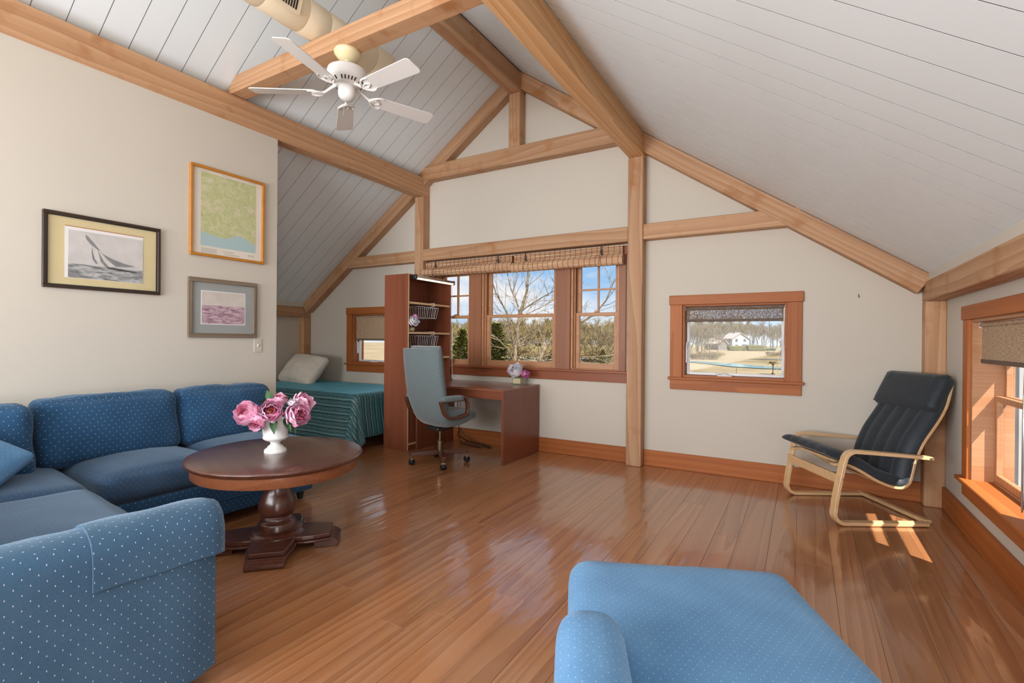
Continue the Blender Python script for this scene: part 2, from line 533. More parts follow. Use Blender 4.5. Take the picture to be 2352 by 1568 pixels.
M['blue_bright'] = dotted('bright_blue_upholstery', (0.060, 0.175, 0.360), (0.140, 0.320, 0.550), dot=(0.5, 0.7, 0.92), pitch=0.026, dw=0.042, dh=0.08, sheen=0.3)
M['black_cloth'] = plain('black_seat_cover', (0.020, 0.030, 0.040), 0.55, 0.4, var=0.15, vscale=40, bump=0.1, bscale=300, sheen=0.15)
M['seat_teal'] = plain('teal_grey_upholstery', (0.135, 0.175, 0.185), 0.9, 0.2, var=0.14, vscale=120, bump=0.2, bscale=320, sheen=0.4)
M['white_gloss'] = plain('white_enamel', (0.80, 0.80, 0.78), 0.3, 0.5, var=0.01)
M['cream'] = plain('cream_duct_paint', (0.80, 0.69, 0.50), 0.45, 0.4, var=0.04)
M['cream_gloss'] = plain('cream_enamel', (0.82, 0.71, 0.44), 0.2, 0.5, var=0.01)
M['white_vinyl'] = plain('white_vinyl', (0.80, 0.80, 0.80), 0.35)
M['dark'] = plain('dark_gap', (0.012, 0.012, 0.012), 0.8)
M['black'] = plain('black_plastic', (0.02, 0.02, 0.022), 0.4)
M['brass'] = plain('aged_brass', (0.30, 0.24, 0.16), 0.35, metal=1.0)
M['steel'] = plain('steel', (0.6, 0.6, 0.6), 0.3, metal=1.0)
M['wire'] = plain('white_wire', (0.82, 0.84, 0.86), 0.35)
M['glass'] = glassmat('window_glass')
M['pic_glass'] = glassmat('picture_glass', gloss=0.05)
M['vase_glass'] = glassmat('vase_glass', (0.95, 0.98, 0.97), 0.16)
M['linen'] = plain('pillow_linen', (0.80, 0.75, 0.65), 0.9, 0.1, var=0.04, vscale=8, bump=0.15, bscale=260, sheen=0.2)

# ------------------------------------------------------------------ the room
XR, XL, YG, YB = 0.922, -6.522, 4.916, -2.6
XC, ZA, SL = -2.8, 4.266, 0.694
TF = 4.79          # inner face of the gable timbers
def zr(x): return ZA - SL * abs(x - XC)

def struct(o, label=None, cat=None):
    return tag(o, label, cat, None, 'structure')

def cells(holes, xs, top):
    # rectangles/trapezoids (x0,x1,z00,z01,top0,top1) that leave the holes free
    xs = sorted(set(xs + [h[0] for h in holes] + [h[1] for h in holes]))
    out = []
    for a, b in zip(xs, xs[1:]):
        hs = sorted([h for h in holes if h[0] <= a + 1e-6 and h[1] >= b - 1e-6], key=lambda h: h[2])
        z = 0.0
        for h in hs:
            out.append([(a, z), (b, z), (b, h[2]), (a, h[2])])
            z = h[3]
        out.append([(a, z), (b, z), (b, top(b)), (a, top(a))])
    return out

W1 = (-3.997, -1.613, 0.915, 2.10)
W2 = (-0.99, -0.115, 0.883, 1.574)
W4 = (-5.485, -4.61, 0.883, 1.574)
W3 = (3.20, 4.165, 0.365, 1.378)
mb = MB()
for p in cells([W1, W2, W4], [XL, XC, XR], lambda x: zr(x) + 0.02):
    mb.prism(p, 'y', YG, 5.10)
struct(build('wall_gable', mb, M['wall']), 'off-white gable end wall behind the timber frame')
mb = MB()
for p in cells([W3, (-2.0, 0.2, 0.45, 1.40)], [YB, 5.10], lambda y: 1.70):  # second opening is made up, for the side fill light
    mb.prism(p, 'x', XR, 1.12)
struct(build('wall_right', mb, M['wall']), 'off-white knee wall with the low sunlit window')
struct(build('wall_alcove', MB().box(XL - 0.15, XL, YB, 5.10, 0, 1.72), M['wall']), 'off-white knee wall at the head of the bed')
struct(build('wall_left', MB().box(-4.23, -4.118, YB, 2.80, 0, 3.022), M['wall']), 'cream partition wall hung with framed pictures')
mb = MB()
for p in cells([(-4.10, -0.30, 0.55, 2.35), (-6.2, -4.6, 0.6, 1.8)], [XL, XC, XR], lambda x: zr(x) + 0.02):  # unseen openings added for the rear and alcove fill lights
    mb.prism(p, 'y', YB - 0.12, YB)
struct(build('wall_back', mb, M['wall']), 'off-white rear gable wall with made-up openings for fill light')
# frieze strips between plates and ceiling
struct(build('trim_frieze', MB().box(0.815, XR, YB, YG, 1.692, 1.775), M['wall']), 'off-white filler strip above the eave plate by the sunlit window')
struct(build('trim_frieze_alcove', MB().box(XL, -6.415, YB, YG, 1.692, 1.775), M['wall']), 'off-white filler strip above the eave plate by the bed')

# floor: wide planks along y, each its own piece
floor = struct(build('floor', MB().box(XL, XR, YB, YG, -0.12, -0.018), M['floor_base']), 'glossy wide-plank orange-brown fir floor')
xs = [0.922, 0.768, 0.605, 0.47, 0.289, 0.15, -0.024, -0.165, -0.34, -0.475, -0.625, -0.783, -0.95, -1.115, -1.298, -1.437, -1.585, -1.72]
while xs[-1] > XL + 0.3:
    xs.append(xs[-1] - R.choice((0.135, 0.15, 0.165, 0.18, 0.20, 0.26)))
xs.append(XL)
for i in range(len(xs) - 1):
    b, a = xs[i], xs[i + 1]
    y = YB
    first = True
    while y < YG - 0.01:
        ln = R.uniform(1.6, 3.6) * (R.uniform(0.3, 1) if first else 1)
        first = False
        y2 = y + ln
        if y2 > YG - 0.6:
            y2 = YG
        dz = R.uniform(-0.0008, 0.0)
        lbox('plank', (a + 0.0004, b - 0.0004, y + 0.0004, y2 - 0.0004, -0.018, dz), M['floor'], floor, 'y', bevel=0.0009)
        y = y2

# ceiling: painted boards running up the slope, each its own piece, under the roof slab
def slab_poly(x_out):
    c = 0.0005 / math.cos(math.atan(SL))
    t = 0.22
    return [(XC, ZA + c), (x_out, zr(x_out) + c), (x_out, zr(x_out) + c + t), (XC, ZA + c + t)]
for nm, xo, y_ref, pitch, lab in (('ceiling_right', 1.30, 1.633, 0.1745, 'white painted board ceiling on the slope over the armchair'),
                                  ('ceiling_left', -6.90, 1.677, 0.1757, 'white painted board ceiling on the slope over the bed')):
    ce = struct(build(nm, MB().prism(slab_poly(xo), 'y', YB - 0.2, 5.45), M['ceil_back']), lab)
    xe = XR - 0.08 if xo > 0 else XL + 0.08
    k0 = math.floor((YB - y_ref) / pitch)
    y = y_ref + k0 * pitch
    while y < YG:
        a, b = max(y, YB), min(y + pitch, YG)
        if b - a > 0.02:
            Mx, L = frame_from((XC, (a + b) / 2, ZA), (xe, (a + b) / 2, zr(xe)))
            build('board', MB().box(0, L, -(b - a) / 2 + 0.0024, (b - a) / 2 - 0.0024, 0.0, 0.018), M['ceil'], ce, mat4=Mx)
        y += pitch

# timber frame
def beam(name, b, label, mat='timber', bev=0.006):
    return struct(lbox(name, b, M[mat], bevel=bev), label, 'post' if 'pillar' in name else 'beam')
beam('purlin_beam', (-1.496, -1.348, YB, YG, 3.029, 3.255), 'long purlin with bounce light in its colour under the ceiling slope over the armchair', 'timber_bounce')
beam('purlin_beam', (-4.25, -4.11, YB, YG, 3.022, 3.252), 'long knotty purlin resting on the picture-hung partition')
beam('ridge_beam', (-2.875, -2.725, YB, YG, 3.99, 4.205), 'ridge beam at the peak of the ceiling')
beam('timber_pillar', (-1.496, -1.348, TF, YG, 0, 3.029), 'tall square timber post beside the triple window, floor to purlin')
beam('timber_pillar', (-4.25, -4.11, TF, YG, 0, 3.022), 'square timber post rising behind the tall bookcase')
beam('timber_pillar', (0.796, XR, TF, YG, 0, 1.545), 'short square corner post behind the black armchair')
beam('timber_pillar', (XL, -6.394, TF, YG, 0, 1.545), 'short square corner post behind the bed pillow')
beam('timber_pillar', (-2.873, -2.728, TF, YG, 3.39, 3.99), 'short king post between collar beam and ridge')
beam('plate_beam', (0.796, XR, YB, YG, 1.545, 1.692), 'eave plate beam above the sunlit window')
beam('plate_beam', (XL, -6.394, YB, YG, 1.545, 1.692), 'eave plate beam above the bed pillow')
beam('collar_beam', (-4.20, -1.42, TF, YG, 3.21, 3.392), 'heavy collar beam across the gable below the king post')
beam('girt_beam', (-4.11, -1.496, TF, YG, 2.207, 2.353), 'horizontal girt beam above the triple window with shade hooks')
beam('girt_beam', (-1.348, -0.02, TF + 0.012, YG, 2.215, 2.365), 'short girt beam from the tall post to the rafter, above the small casement window')
beam('girt_beam', (-5.58, -4.25, TF + 0.012, YG, 2.207, 2.35), 'short girt beam above the window by the bed')
for sgn, lab in ((1, 'sloping gable rafter above the small casement window'), (-1, 'sloping gable rafter above the bed alcove')):
    x1 = XC + sgn * 3.60
    p0, p1 = (XC, 0, zr(XC)), (x1, 0, zr(x1))
    h = 0.192
    poly = [(XC + sgn * 0.04, zr(XC + sgn * 0.04) - 0.004), (x1, zr(x1) - 0.004), (x1, zr(x1) - h), (XC + sgn * 0.04, zr(XC + sgn * 0.04) - h)]
    Mx, L = frame_from((XC, (TF + 0.008 + YG) / 2, zr(XC) - h / 2), (x1, (TF + 0.008 + YG) / 2, zr(x1) - h / 2))
    hh = h * math.cos(math.atan(SL)) / 2
    struct(build('rafter_beam', MB().box(0.03, L, -(YG - TF - 0.008) / 2, (YG - TF - 0.008) / 2, -hh, hh - 0.004), M['timber'], mat4=Mx, bevel=0.006), lab, 'beam')
# tie beam carrying the fan, ends cut to the roof slope
zb, zt = 3.257, 3.392
poly = []
for z in (zb, zt):
    dx = (ZA - z) / SL
    poly.append(dx)
mbt = MB().prism([(-poly[0] + 0.012, zb), (poly[0] - 0.012, zb), (poly[1] - 0.012, zt), (-poly[1] + 0.012, zt)], 'y', -0.067, 0.067)
struct(build('tie_beam', mbt, M['timber'], loc=(XC, 2.437, 0), bevel=0.005), 'tie beam across the room carrying the ceiling fan', 'beam')

# baseboards
def bboard(name, b, lab):
    struct(lbox(name, b, M['trim'], bevel=0.003), lab)
bboard('baseboard_gable', (-4.11, -1.496, YG - 0.022, YG, 0, 0.155), 'orange-brown baseboard under the triple window')
bboard('baseboard_gable', (-1.348, 0.796, YG - 0.022, YG, 0, 0.155), 'orange-brown baseboard behind the black armchair')
bboard('baseboard_right', (XR - 0.022, XR, YB, TF, 0, 0.165), 'orange-brown baseboard under the sunlit window')
bboard('baseboard_alcove', (-6.394, -4.25, YG - 0.022, YG, 0, 0.155), 'orange-brown baseboard behind the bed')

# ------------------------------------------------------------------ windows
def sash(root, name, x0, x1, z0, z1, y, mat, st=0.045, rl=0.05, rb=None, th=0.034, cols=1, rows=1):
    rb = rb or rl
    o = build(name, MB().box(x0, x0 + st, y, y + th, z0, z1).box(x1 - st, x1, y, y + th, z0, z1)
              .box(x0 + st, x1 - st, y, y + th, z0, z0 + rb).box(x0 + st, x1 - st, y, y + th, z1 - rl, z1), mat, root, bevel=0.003)
    gx0, gx1, gz0, gz1 = x0 + st, x1 - st, z0 + rb, z1 - rl
    for i in range(1, cols):
        xx = gx0 + (gx1 - gx0) * i / cols
        build('muntin', MB().box(xx - 0.009, xx + 0.009, y + 0.004, y + th - 0.004, gz0, gz1), mat, o)
    for j in range(1, rows):
        zz = gz0 + (gz1 - gz0) * j / rows
        build('muntin', MB().box(gx0, gx1, y + 0.005, y + th - 0.005, zz - 0.009, zz + 0.009), mat, o)
    for i in range(cols):
        for j in range(rows):
            build('pane', MB().box(gx0 + (gx1 - gx0) * i / cols, gx0 + (gx1 - gx0) * (i + 1) / cols, y + 0.015, y + 0.018,
                                   gz0 + (gz1 - gz0) * j / rows, gz0 + (gz1 - gz0) * (j + 1) / rows), M['glass'], o)
    return o

w1 = thing('window_1', 'triple double-hung window with wide wooden mullions over the desk', None, kind='structure')
YC = YG - 0.022
lbox('side_casing', (-1.613, -1.540, YC, YG, 0.915, 2.11), M['trim_hazed'], w1, 'z', 0.003)
lbox('side_casing', (-4.072, -3.997, YC, YG, 0.915, 2.11), M['trim_hazed'], w1, 'z', 0.003)
lbox('mullion_casing', (-3.470, -3.300, YC, YG + 0.15, 0.915, 2.11), M['trim_hazed'], w1, 'z', 0.003)
lbox('mullion_casing', (-2.325, -2.150, YC, YG + 0.15, 0.915, 2.11), M['trim_hazed'], w1, 'z', 0.003)
lbox('head_casing', (-4.10, -1.51, YC - 0.006, YG, 2.10, 2.188), M['trim_red'], w1, 'x', 0.003)
lbox('stool', (-4.10, -1.505, YG - 0.055, YG + 0.05, 0.893, 0.919), M['trim_red'], w1, 'x', 0.004)
lbox('apron', (-4.07, -1.52, YC, YG, 0.800, 0.893), M['trim_red'], w1, 'x', 0.003)
for (a, b, cols) in ((-3.997, -3.470, 2), (-3.300, -2.325, 1), (-2.150, -1.613, 2)):
    build('jamb', MB().box(a, a + 0.022, YG, 5.10, 0.915, 2.10).box(b - 0.022, b, YG, 5.10, 0.915, 2.10).box(a, b, YG, 5.10, 2.07, 2.10).box(a, b, YG, 5.10, 0.905, 0.925), M['sash'], w1, bevel=0.002)
    build('stop', MB().box(a + 0.022, a + 0.036, 4.950, 4.972, 0.925, 2.07).box(b - 0.036, b - 0.022, 4.950, 4.972, 0.925, 2.07), M['sash'], w1, bevel=0.002)
    sash(w1, 'lower_sash', a + 0.026, b - 0.026, 0.925, 1.525, 4.975, M['sash'], st=0.05, rl=0.035, rb=0.06)
    sash(w1, 'upper_sash', a + 0.026, b - 0.026, 1.490, 2.07, 5.014, M['sash'], st=0.05, rl=0.05, rb=0.035, cols=cols, rows=2 if cols > 1 else 1)
    c = (a + b) / 2
    build('sash_lock', MB().rbox((c, 4.985, 1.531), (0.028, 0.012, 0.007), 0.005, n=4).rbox((c + 0.012, 4.98, 1.538), (0.018, 0.006, 0.004), 0.003, n=3), M['sash'], w1, smooth=True)

def casement(nm, W, label, shade_z, crank):
    x0, x1, z0, z1 = W
    w = thing(nm, label, None, kind='structure')
    lbox('side_casing', (x0 - 0.112, x0, YC, YG, z0, z1), M['trim'], w, 'z', 0.003)
    lbox('side_casing', (x1, x1 + 0.112, YC, YG, z0, z1), M['trim'], w, 'z', 0.003)
    lbox('head_casing', (x0 - 0.122, x1 + 0.122, YC - 0.005, YG, z1, z1 + 0.09), M['trim'], w, 'x', 0.003)
    lbox('stool', (x0 - 0.127, x1 + 0.127, YG - 0.05, YG + 0.09, z0 - 0.022, z0 + 0.003), M['trim'], w, 'x', 0.004)
    lbox('apron', (x0 - 0.11, x1 + 0.11, YC, YG, z0 - 0.115, z0 - 0.022), M['trim'], w, 'x', 0.003)
    build('jamb', MB().box(x0, x0 + 0.018, YG, 5.10, z0, z1).box(x1 - 0.018, x1, YG, 5.10, z0, z1).box(x0 + 0.018, x1 - 0.018, YG, 5.10, z1 - 0.018, z1).box(x0 + 0.018, x1 - 0.018, YG, 5.10, z0, z0 + 0.024), M['trim'], w, bevel=0.002)
    sash(w, 'vinyl_sash', x0 + 0.022, x1 - 0.022, z0 + 0.026, z1 - 0.02, 5.0, M['white_vinyl'], st=0.024, rl=0.03, rb=0.024)
    build('latch', MB().box(x0 + 0.020, x0 + 0.034, 4.966, 4.996, z0 + 0.14, z0 + 0.30).tube([(x0 + 0.027, 4.965, z0 + 0.27), (x0 + 0.033, 4.955, z0 + 0.33), (x0 + 0.045, 4.962, z0 + 0.345)], 0.006, 6), M['white_vinyl'], w, smooth=True)
    if crank:
        c = x0 + 0.37
        build('crank', MB().rbox((c, 4.955, z0 + 0.024), (0.065, 0.028, 0.013), 0.012, n=6).tube([(c + 0.02, 4.945, z0 + 0.035), (c - 0.03, 4.935, z0 + 0.050), (c - 0.07, 4.93, z0 + 0.046)], [0.010, 0.008, 0.012], 8), M['white_gloss'], w, smooth=True)
    return w
casement('window_2', W2, 'small wood-cased window with a raised woven shade, beside the tall post', 1.40, True)
casement('window_4', W4, 'small wood-cased window with a half-drawn shade by the bed', 1.2, True)

w3 = thing('window_3', 'low sunlit double-hung window in the knee wall behind the armchair', None, kind='structure')
y0, y1, z0, z1 = W3
XI = XR - 0.022
lbox('side_casing', (XI, XR, y1, y1 + 0.105, z0, z1), M['trim'], w3, 'z', 0.003)
lbox('side_casing', (XI, XR, y0 - 0.105, y0, z0, z1), M['trim'], w3, 'z', 0.003)
lbox('head_casing', (XI - 0.005, XR, y0 - 0.13, y1 + 0.13, z1, z1 + 0.088), M['trim'], w3, 'y', 0.003)
lbox('stool', (XR - 0.055, XR + 0.106, y0 - 0.13, y1 + 0.13, z0 - 0.024, z0 + 0.003), M['trim'], w3, 'y', 0.005)
lbox('apron', (XI, XR, y0 - 0.1, y1 + 0.1, z0 - 0.115, z0 - 0.024), M['trim'], w3, 'y', 0.003)
build('jamb', MB().box(XR, 1.12, y0, y0 + 0.02, z0, z1).box(XR, 1.12, y1 - 0.012, y1, z0, z1).box(XR, 1.12, y0 + 0.02, y1 - 0.012, z1 - 0.02, z1).box(XR + 0.1, 1.12, y0 + 0.02, y1 - 0.02, z0 - 0.01, z0 + 0.014), M['sash'], w3, bevel=0.002)
def sash_x(name, ya, yb, za, zb_, x, rb, rl, rows):
    o = build(name, MB().box(x, x + 0.03, ya, ya + 0.034, za, zb_).box(x, x + 0.03, yb - 0.034, yb, za, zb_).box(x, x + 0.03, ya + 0.034, yb - 0.034, za, za + rb).box(x, x + 0.03, ya + 0.034, yb - 0.034, zb_ - rl, zb_), M['sash'], w3, bevel=0.003)
    build('pane', MB().box(x + 0.014, x + 0.017, ya + 0.034, yb - 0.034, za + rb, zb_ - rl), M['glass'], o)
sash_x('lower_sash', y0 + 0.022, y1 - 0.014, z0 + 0.014, 0.905, 1.028, 0.045, 0.035, 1)
sash_x('upper_sash', y0 + 0.022, y1 - 0.014, 0.872, z1 - 0.02, 1.070, 0.035, 0.04, 1)

# woven roller shades
def woven(name, c1, c2, sx, sy, open_=0.0):
    mt, nt, b = newmat(name)
    L = nt.links.new
    tc = N(nt, 'ShaderNodeTexCoord')
    mp = N(nt, 'ShaderNodeMapping', ins={3: (sx, sx, sy)})
    L(tc.outputs['Object'], mp.inputs[0])
    n = N(nt, 'ShaderNodeTexNoise', ins={'Scale': 1.0, 'Detail': 3.0, 'Roughness': 0.6})
    L(mp.outputs[0], n.inputs[0])
    rp = ramp(nt, [(0.35, c1), (0.65, c2)])
    L(n.outputs['Fac'], rp.inputs[0]); L(rp.outputs[0], b.inputs['Base Color'])
    b.inputs['Roughness'].default_value = 0.85
    out = nt.nodes['Material Output']
    tr = N(nt, 'ShaderNodeBsdfTranslucent')
    L(rp.outputs[0], tr.inputs[0])
    ms = N(nt, 'ShaderNodeMixShader', ins={0: 0.30})
    L(b.outputs[0], ms.inputs[1]); L(tr.outputs[0], ms.inputs[2])
    last = ms.outputs[0]
    if open_:
        tp = N(nt, 'ShaderNodeBsdfTransparent')
        n2 = N(nt, 'ShaderNodeTexNoise', ins={'Scale': 1.0, 'Detail': 1.0})
        mp2 = N(nt, 'ShaderNodeMapping', ins={3: (sx * 1.3, sx * 1.3, sy * 2.0)})
        L(tc.outputs['Object'], mp2.inputs[0]); L(mp2.outputs[0], n2.inputs[0])
        gt = N(nt, 'ShaderNodeMath', operation='GREATER_THAN', ins={1: 1 - open_})
        L(n2.outputs['Fac'], gt.inputs[0])
        ms2 = N(nt, 'ShaderNodeMixShader')
        L(gt.outputs[0], ms2.inputs[0]); L(last, ms2.inputs[1]); L(tp.outputs[0], ms2.inputs[2])
        last = ms2.outputs[0]
    L(last, out.inputs[0])
    return mt
M['shade_v'] = woven('woven_shade_open', (0.20, 0.13, 0.085), (0.40, 0.31, 0.23), 240, 60, 0.48)
M['shade_d'] = woven('woven_shade_hem', (0.17, 0.12, 0.09), (0.29, 0.22, 0.17), 220, 50)
M['shade_h'] = woven('woven_shade_linen', (0.42, 0.29, 0.18), (0.80, 0.64, 0.45), 22, 330)

def rshade(name, label, along, a0, a1, c, zt, zbot, mat, hem=0.025, cord=True):
    t = thing(name, label, 'window shade', ((a0 + a1) / 2, c, zt) if along == 'x' else (c, (a0 + a1) / 2, zt), 0 if along == 'x' else PI / 2, 'woven roller shades')
    h = (a1 - a0) / 2
    build('roller', MB().tube([(-h, 0, -0.012), (h, 0, -0.012)], 0.013, 12), M[mat], t, smooth=True)
    build('cloth', MB().box(-h + 0.006, h - 0.006, -0.002, 0.0, zbot - zt + hem, -0.012), M[mat], t)
    build('hem_bar', MB().box(-h, h, -0.006, 0.004, zbot - zt, zbot - zt + hem), M['shade_d'], t, bevel=0.002)
    build('bracket', MB().box(-h - 0.008, -h, -0.012, 0.012, -0.03, 0.004), M['white_gloss'], t)
    build('bracket', MB().box(h, h + 0.008, -0.012, 0.012, -0.03, 0.004), M['white_gloss'], t)
    if cord:
        cz = zbot - zt - 0.34
        pts = [(h - 0.004, -0.012, -0.02), (h - 0.006, -0.012, cz * 0.6), (h - 0.055, -0.014, cz - 0.05), (h - 0.05, -0.014, cz - 0.12), (h - 0.01, -0.014, cz - 0.13), (h + 0.005, -0.014, cz - 0.06), (h - 0.004, -0.012, cz * 0.6), (h - 0.001, -0.012, -0.02)]
        build('cord_loop', MB().tube(pts, 0.0028, 5), M['wire'], t, smooth=True)
    return t
rshade('roller_shade', 'short woven brown shade rolled up in the small window by the tall post', 'x', -0.968, -0.137, 4.955, 1.548, 1.412, 'shade_v')
rshade('roller_shade', 'half-drawn linen shade in the window by the bed', 'x', -5.463, -4.632, 4.955, 1.548, 1.205, 'shade_h', cord=False)
sh = rshade('roller_shade', 'half-drawn brown linen shade in the sunlit knee-wall window', 'y', 3.226, 4.139, 0.962, 1.352, 1.105, 'shade_h', cord=False)
build('bead_chain', MB().tube([(-0.33, 0.02, -0.02), (-0.33, 0.03, -0.5), (-0.325, 0.03, -0.93), (-0.33, 0.03, -0.95), (-0.34, 0.03, -0.93), (-0.338, 0.03, -0.5), (-0.338, 0.02, -0.02)], 0.003, 5), M['steel'], sh, smooth=True)

# bamboo roll-up shades on the triple window
def bamboo():
    mt, nt, b = newmat('bamboo_reed')
    L = nt.links.new
    tc = N(nt, 'ShaderNodeTexCoord')
    mp = N(nt, 'ShaderNodeMapping', ins={3: (2.0, 160, 160)})
    L(tc.outputs['Object'], mp.inputs[0])
    n = N(nt, 'ShaderNodeTexNoise', ins={'Scale': 1.0, 'Detail': 2.0})
    L(mp.outputs[0], n.inputs[0])
    rp = ramp(nt, [(0.35, (0.34, 0.16, 0.085)), (0.5, (0.55, 0.32, 0.18)), (0.66, (0.74, 0.52, 0.32))])
    L(n.outputs['Fac'], rp.inputs[0]); L(rp.outputs[0], b.inputs['Base Color'])
    b.inputs['Roughness'].default_value = 0.6
    bp = N(nt, 'ShaderNodeBump', ins={'Strength': 0.5, 'Distance': 0.003})
    L(n.outputs['Fac'], bp.inputs['Height']); L(bp.outputs[0], b.inputs['Normal'])
    return mt
M['bamboo'] = bamboo()
M['thread'] = plain('dark_thread', (0.10, 0.05, 0.035), 0.8)
for (a0, a1, zroll, lab, hooks) in ((-4.105, -2.845, 2.058, 'rolled-up bamboo shade over the bookcase end of the triple window', (-3.93, -3.02)),
                                    (-2.818, -1.560, 2.040, 'rolled-up bamboo shade over the post end of the triple window', (-2.66, -1.78))):
    c = (a0 + a1) / 2
    h = (a1 - a0) / 2
    t = thing('bamboo_shade', lab, 'window shade', (c, 4.845, 2.195), 0, 'bamboo roll-up shades')
    for k in range(7):
        z = -0.006 - k * 0.017
        build('reed', MB().box(-h, h, -0.004, 0.004, z - 0.014, z), M['bamboo'], t, bevel=0.002)
    # the roll, a spiral tube
    rz = zroll - 2.195
    mb = MB()
    prof = []
    for k in range(26):
        a = 2 * PI * k / 26
        prof.append((math.cos(a) * 0.046 - 0.02, math.sin(a) * 0.052 + rz))
    mb.prism(prof, 'x', -h - 0.012, h + 0.012)
    build('roll', mb, M['bamboo'], t, smooth=True, ang=50)
    mbx = MB()
    nth = 21
    for i in range(nth):
        x = -h + 0.03 + (2 * h - 0.06) * i / (nth - 1)
        mbx.tube([(x, math.cos(2 * PI * k / 14) * 0.0475 - 0.02, math.sin(2 * PI * k / 14) * 0.0535 + rz) for k in range(14)], 0.0022, 4, closed=True)
        mbx.box(x - 0.0015, x + 0.0015, -0.007, -0.004, rz + 0.03, 0.0)
    build('binding_thread', mbx, M['thread'], t)['kind'] = 'stuff'
    for hx in hooks:
        build('cord', MB().tube([(hx - c, -0.012, 0.0), (hx - c - 0.002, -0.075, rz + 0.02), (hx - c - 0.01, -0.07, rz - 0.04)], 0.0022, 5), M['thread'], t, smooth=True)
        hk = build('shade_hook', MB().tube([(0, 0, 0.03), (0, -0.004, 0.0), (0.0, -0.012, -0.012), (0, -0.004, -0.022), (0, 0.004, -0.012)], 0.0035, 6).rbox((0, -0.004, -0.045), (0.008, 0.008, 0.02), 0.006, n=4).rbox((0.006, -0.006, -0.075), (0.007, 0.007, 0.012), 0.005, n=4), plain('dark_green_iron', (0.03, 0.05, 0.04), 0.5), loc=(hx, 4.822, 2.185), smooth=True)
        tag(hk, 'small dark iron hook hanging below the girt beam over a bamboo shade', 'hook', 'shade hooks')

# ------------------------------------------------------------------ sectional sofa
# armless run along the partition
t = thing('sofa', 'armless blue dotted sofa section along the partition below the pictures', 'sofa', (-3.6, 1.80, 0), 0, 'sectional sofa pieces')
Y0, Y1 = -0.610, 0.735
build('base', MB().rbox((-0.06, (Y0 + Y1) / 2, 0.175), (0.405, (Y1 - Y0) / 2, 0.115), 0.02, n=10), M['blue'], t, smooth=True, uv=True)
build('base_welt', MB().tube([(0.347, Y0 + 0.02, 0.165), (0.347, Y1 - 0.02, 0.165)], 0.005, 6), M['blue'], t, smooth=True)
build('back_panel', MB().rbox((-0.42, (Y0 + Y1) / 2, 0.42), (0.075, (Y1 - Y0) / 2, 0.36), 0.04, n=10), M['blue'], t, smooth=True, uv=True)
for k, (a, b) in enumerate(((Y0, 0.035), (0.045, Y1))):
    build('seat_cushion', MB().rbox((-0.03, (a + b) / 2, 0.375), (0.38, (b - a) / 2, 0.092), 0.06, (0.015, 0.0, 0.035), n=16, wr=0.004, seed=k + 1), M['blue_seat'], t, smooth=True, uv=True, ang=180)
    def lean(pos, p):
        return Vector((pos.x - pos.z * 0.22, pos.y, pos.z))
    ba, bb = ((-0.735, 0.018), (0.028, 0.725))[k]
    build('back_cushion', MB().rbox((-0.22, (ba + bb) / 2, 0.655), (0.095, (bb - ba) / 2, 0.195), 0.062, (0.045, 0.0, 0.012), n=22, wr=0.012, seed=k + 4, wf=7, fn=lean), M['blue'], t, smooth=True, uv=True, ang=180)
for (x, y) in ((0.29, 0.66), (0.29, -0.54), (-0.4, 0.66), (-0.4, -0.54)):
    build('foot', MB().lathe([(0.018, 0.0), (0.026, 0.03), (0.03, 0.062)], 12, (x, y, 0)), M['black'], t, smooth=True)

# corner and arm piece, turned a little
t = thing('sofa', 'blue dotted corner sofa with a faded padded arm and arm cover', 'sofa', (-3.2, 0.55, 0), math.radians(-6), 'sectional sofa pieces')
X0, X1, YF = -0.72, 1.165, 0.56
build('base', MB().rbox(((X0 + X1) / 2, 0.03, 0.175), ((X1 - X0) / 2, 0.49, 0.115), 0.02, n=10), M['blue'], t, smooth=True, uv=True)
for k, (a, b) in enumerate(((X0, 0.02), (0.03, X1))):
    build('seat_cushion', MB().rbox(((a + b) / 2, 0.105, 0.375), ((b - a) / 2, 0.45, 0.092), 0.06, (0.0, 0.02, 0.035), n=16, wr=0.004, seed=k + 11), M['blue_seat'], t, smooth=True, uv=True, ang=180)
build('back_panel', MB().rbox(((X0 + X1) / 2, -0.42, 0.40), ((X1 - X0) / 2, 0.07, 0.34), 0.04, n=10), M['blue'], t, smooth=True, uv=True)
build('side_panel', MB().rbox((X0 + 0.0, 0.0, 0.42), (0.07, 0.46, 0.36), 0.04, n=10), M['blue'], t, smooth=True, uv=True)
def leanx(pos, p):
    return Vector((pos.x - pos.z * 0.22, pos.y, pos.z))
build('back_cushion', MB().rbox((X0 + 0.17, 0.10, 0.645), (0.095, 0.33, 0.195), 0.06, (0.04, 0, 0.012), n=18, wr=0.01, seed=21, wf=7, fn=leanx), M['blue'], t, smooth=True, uv=True, ang=180)
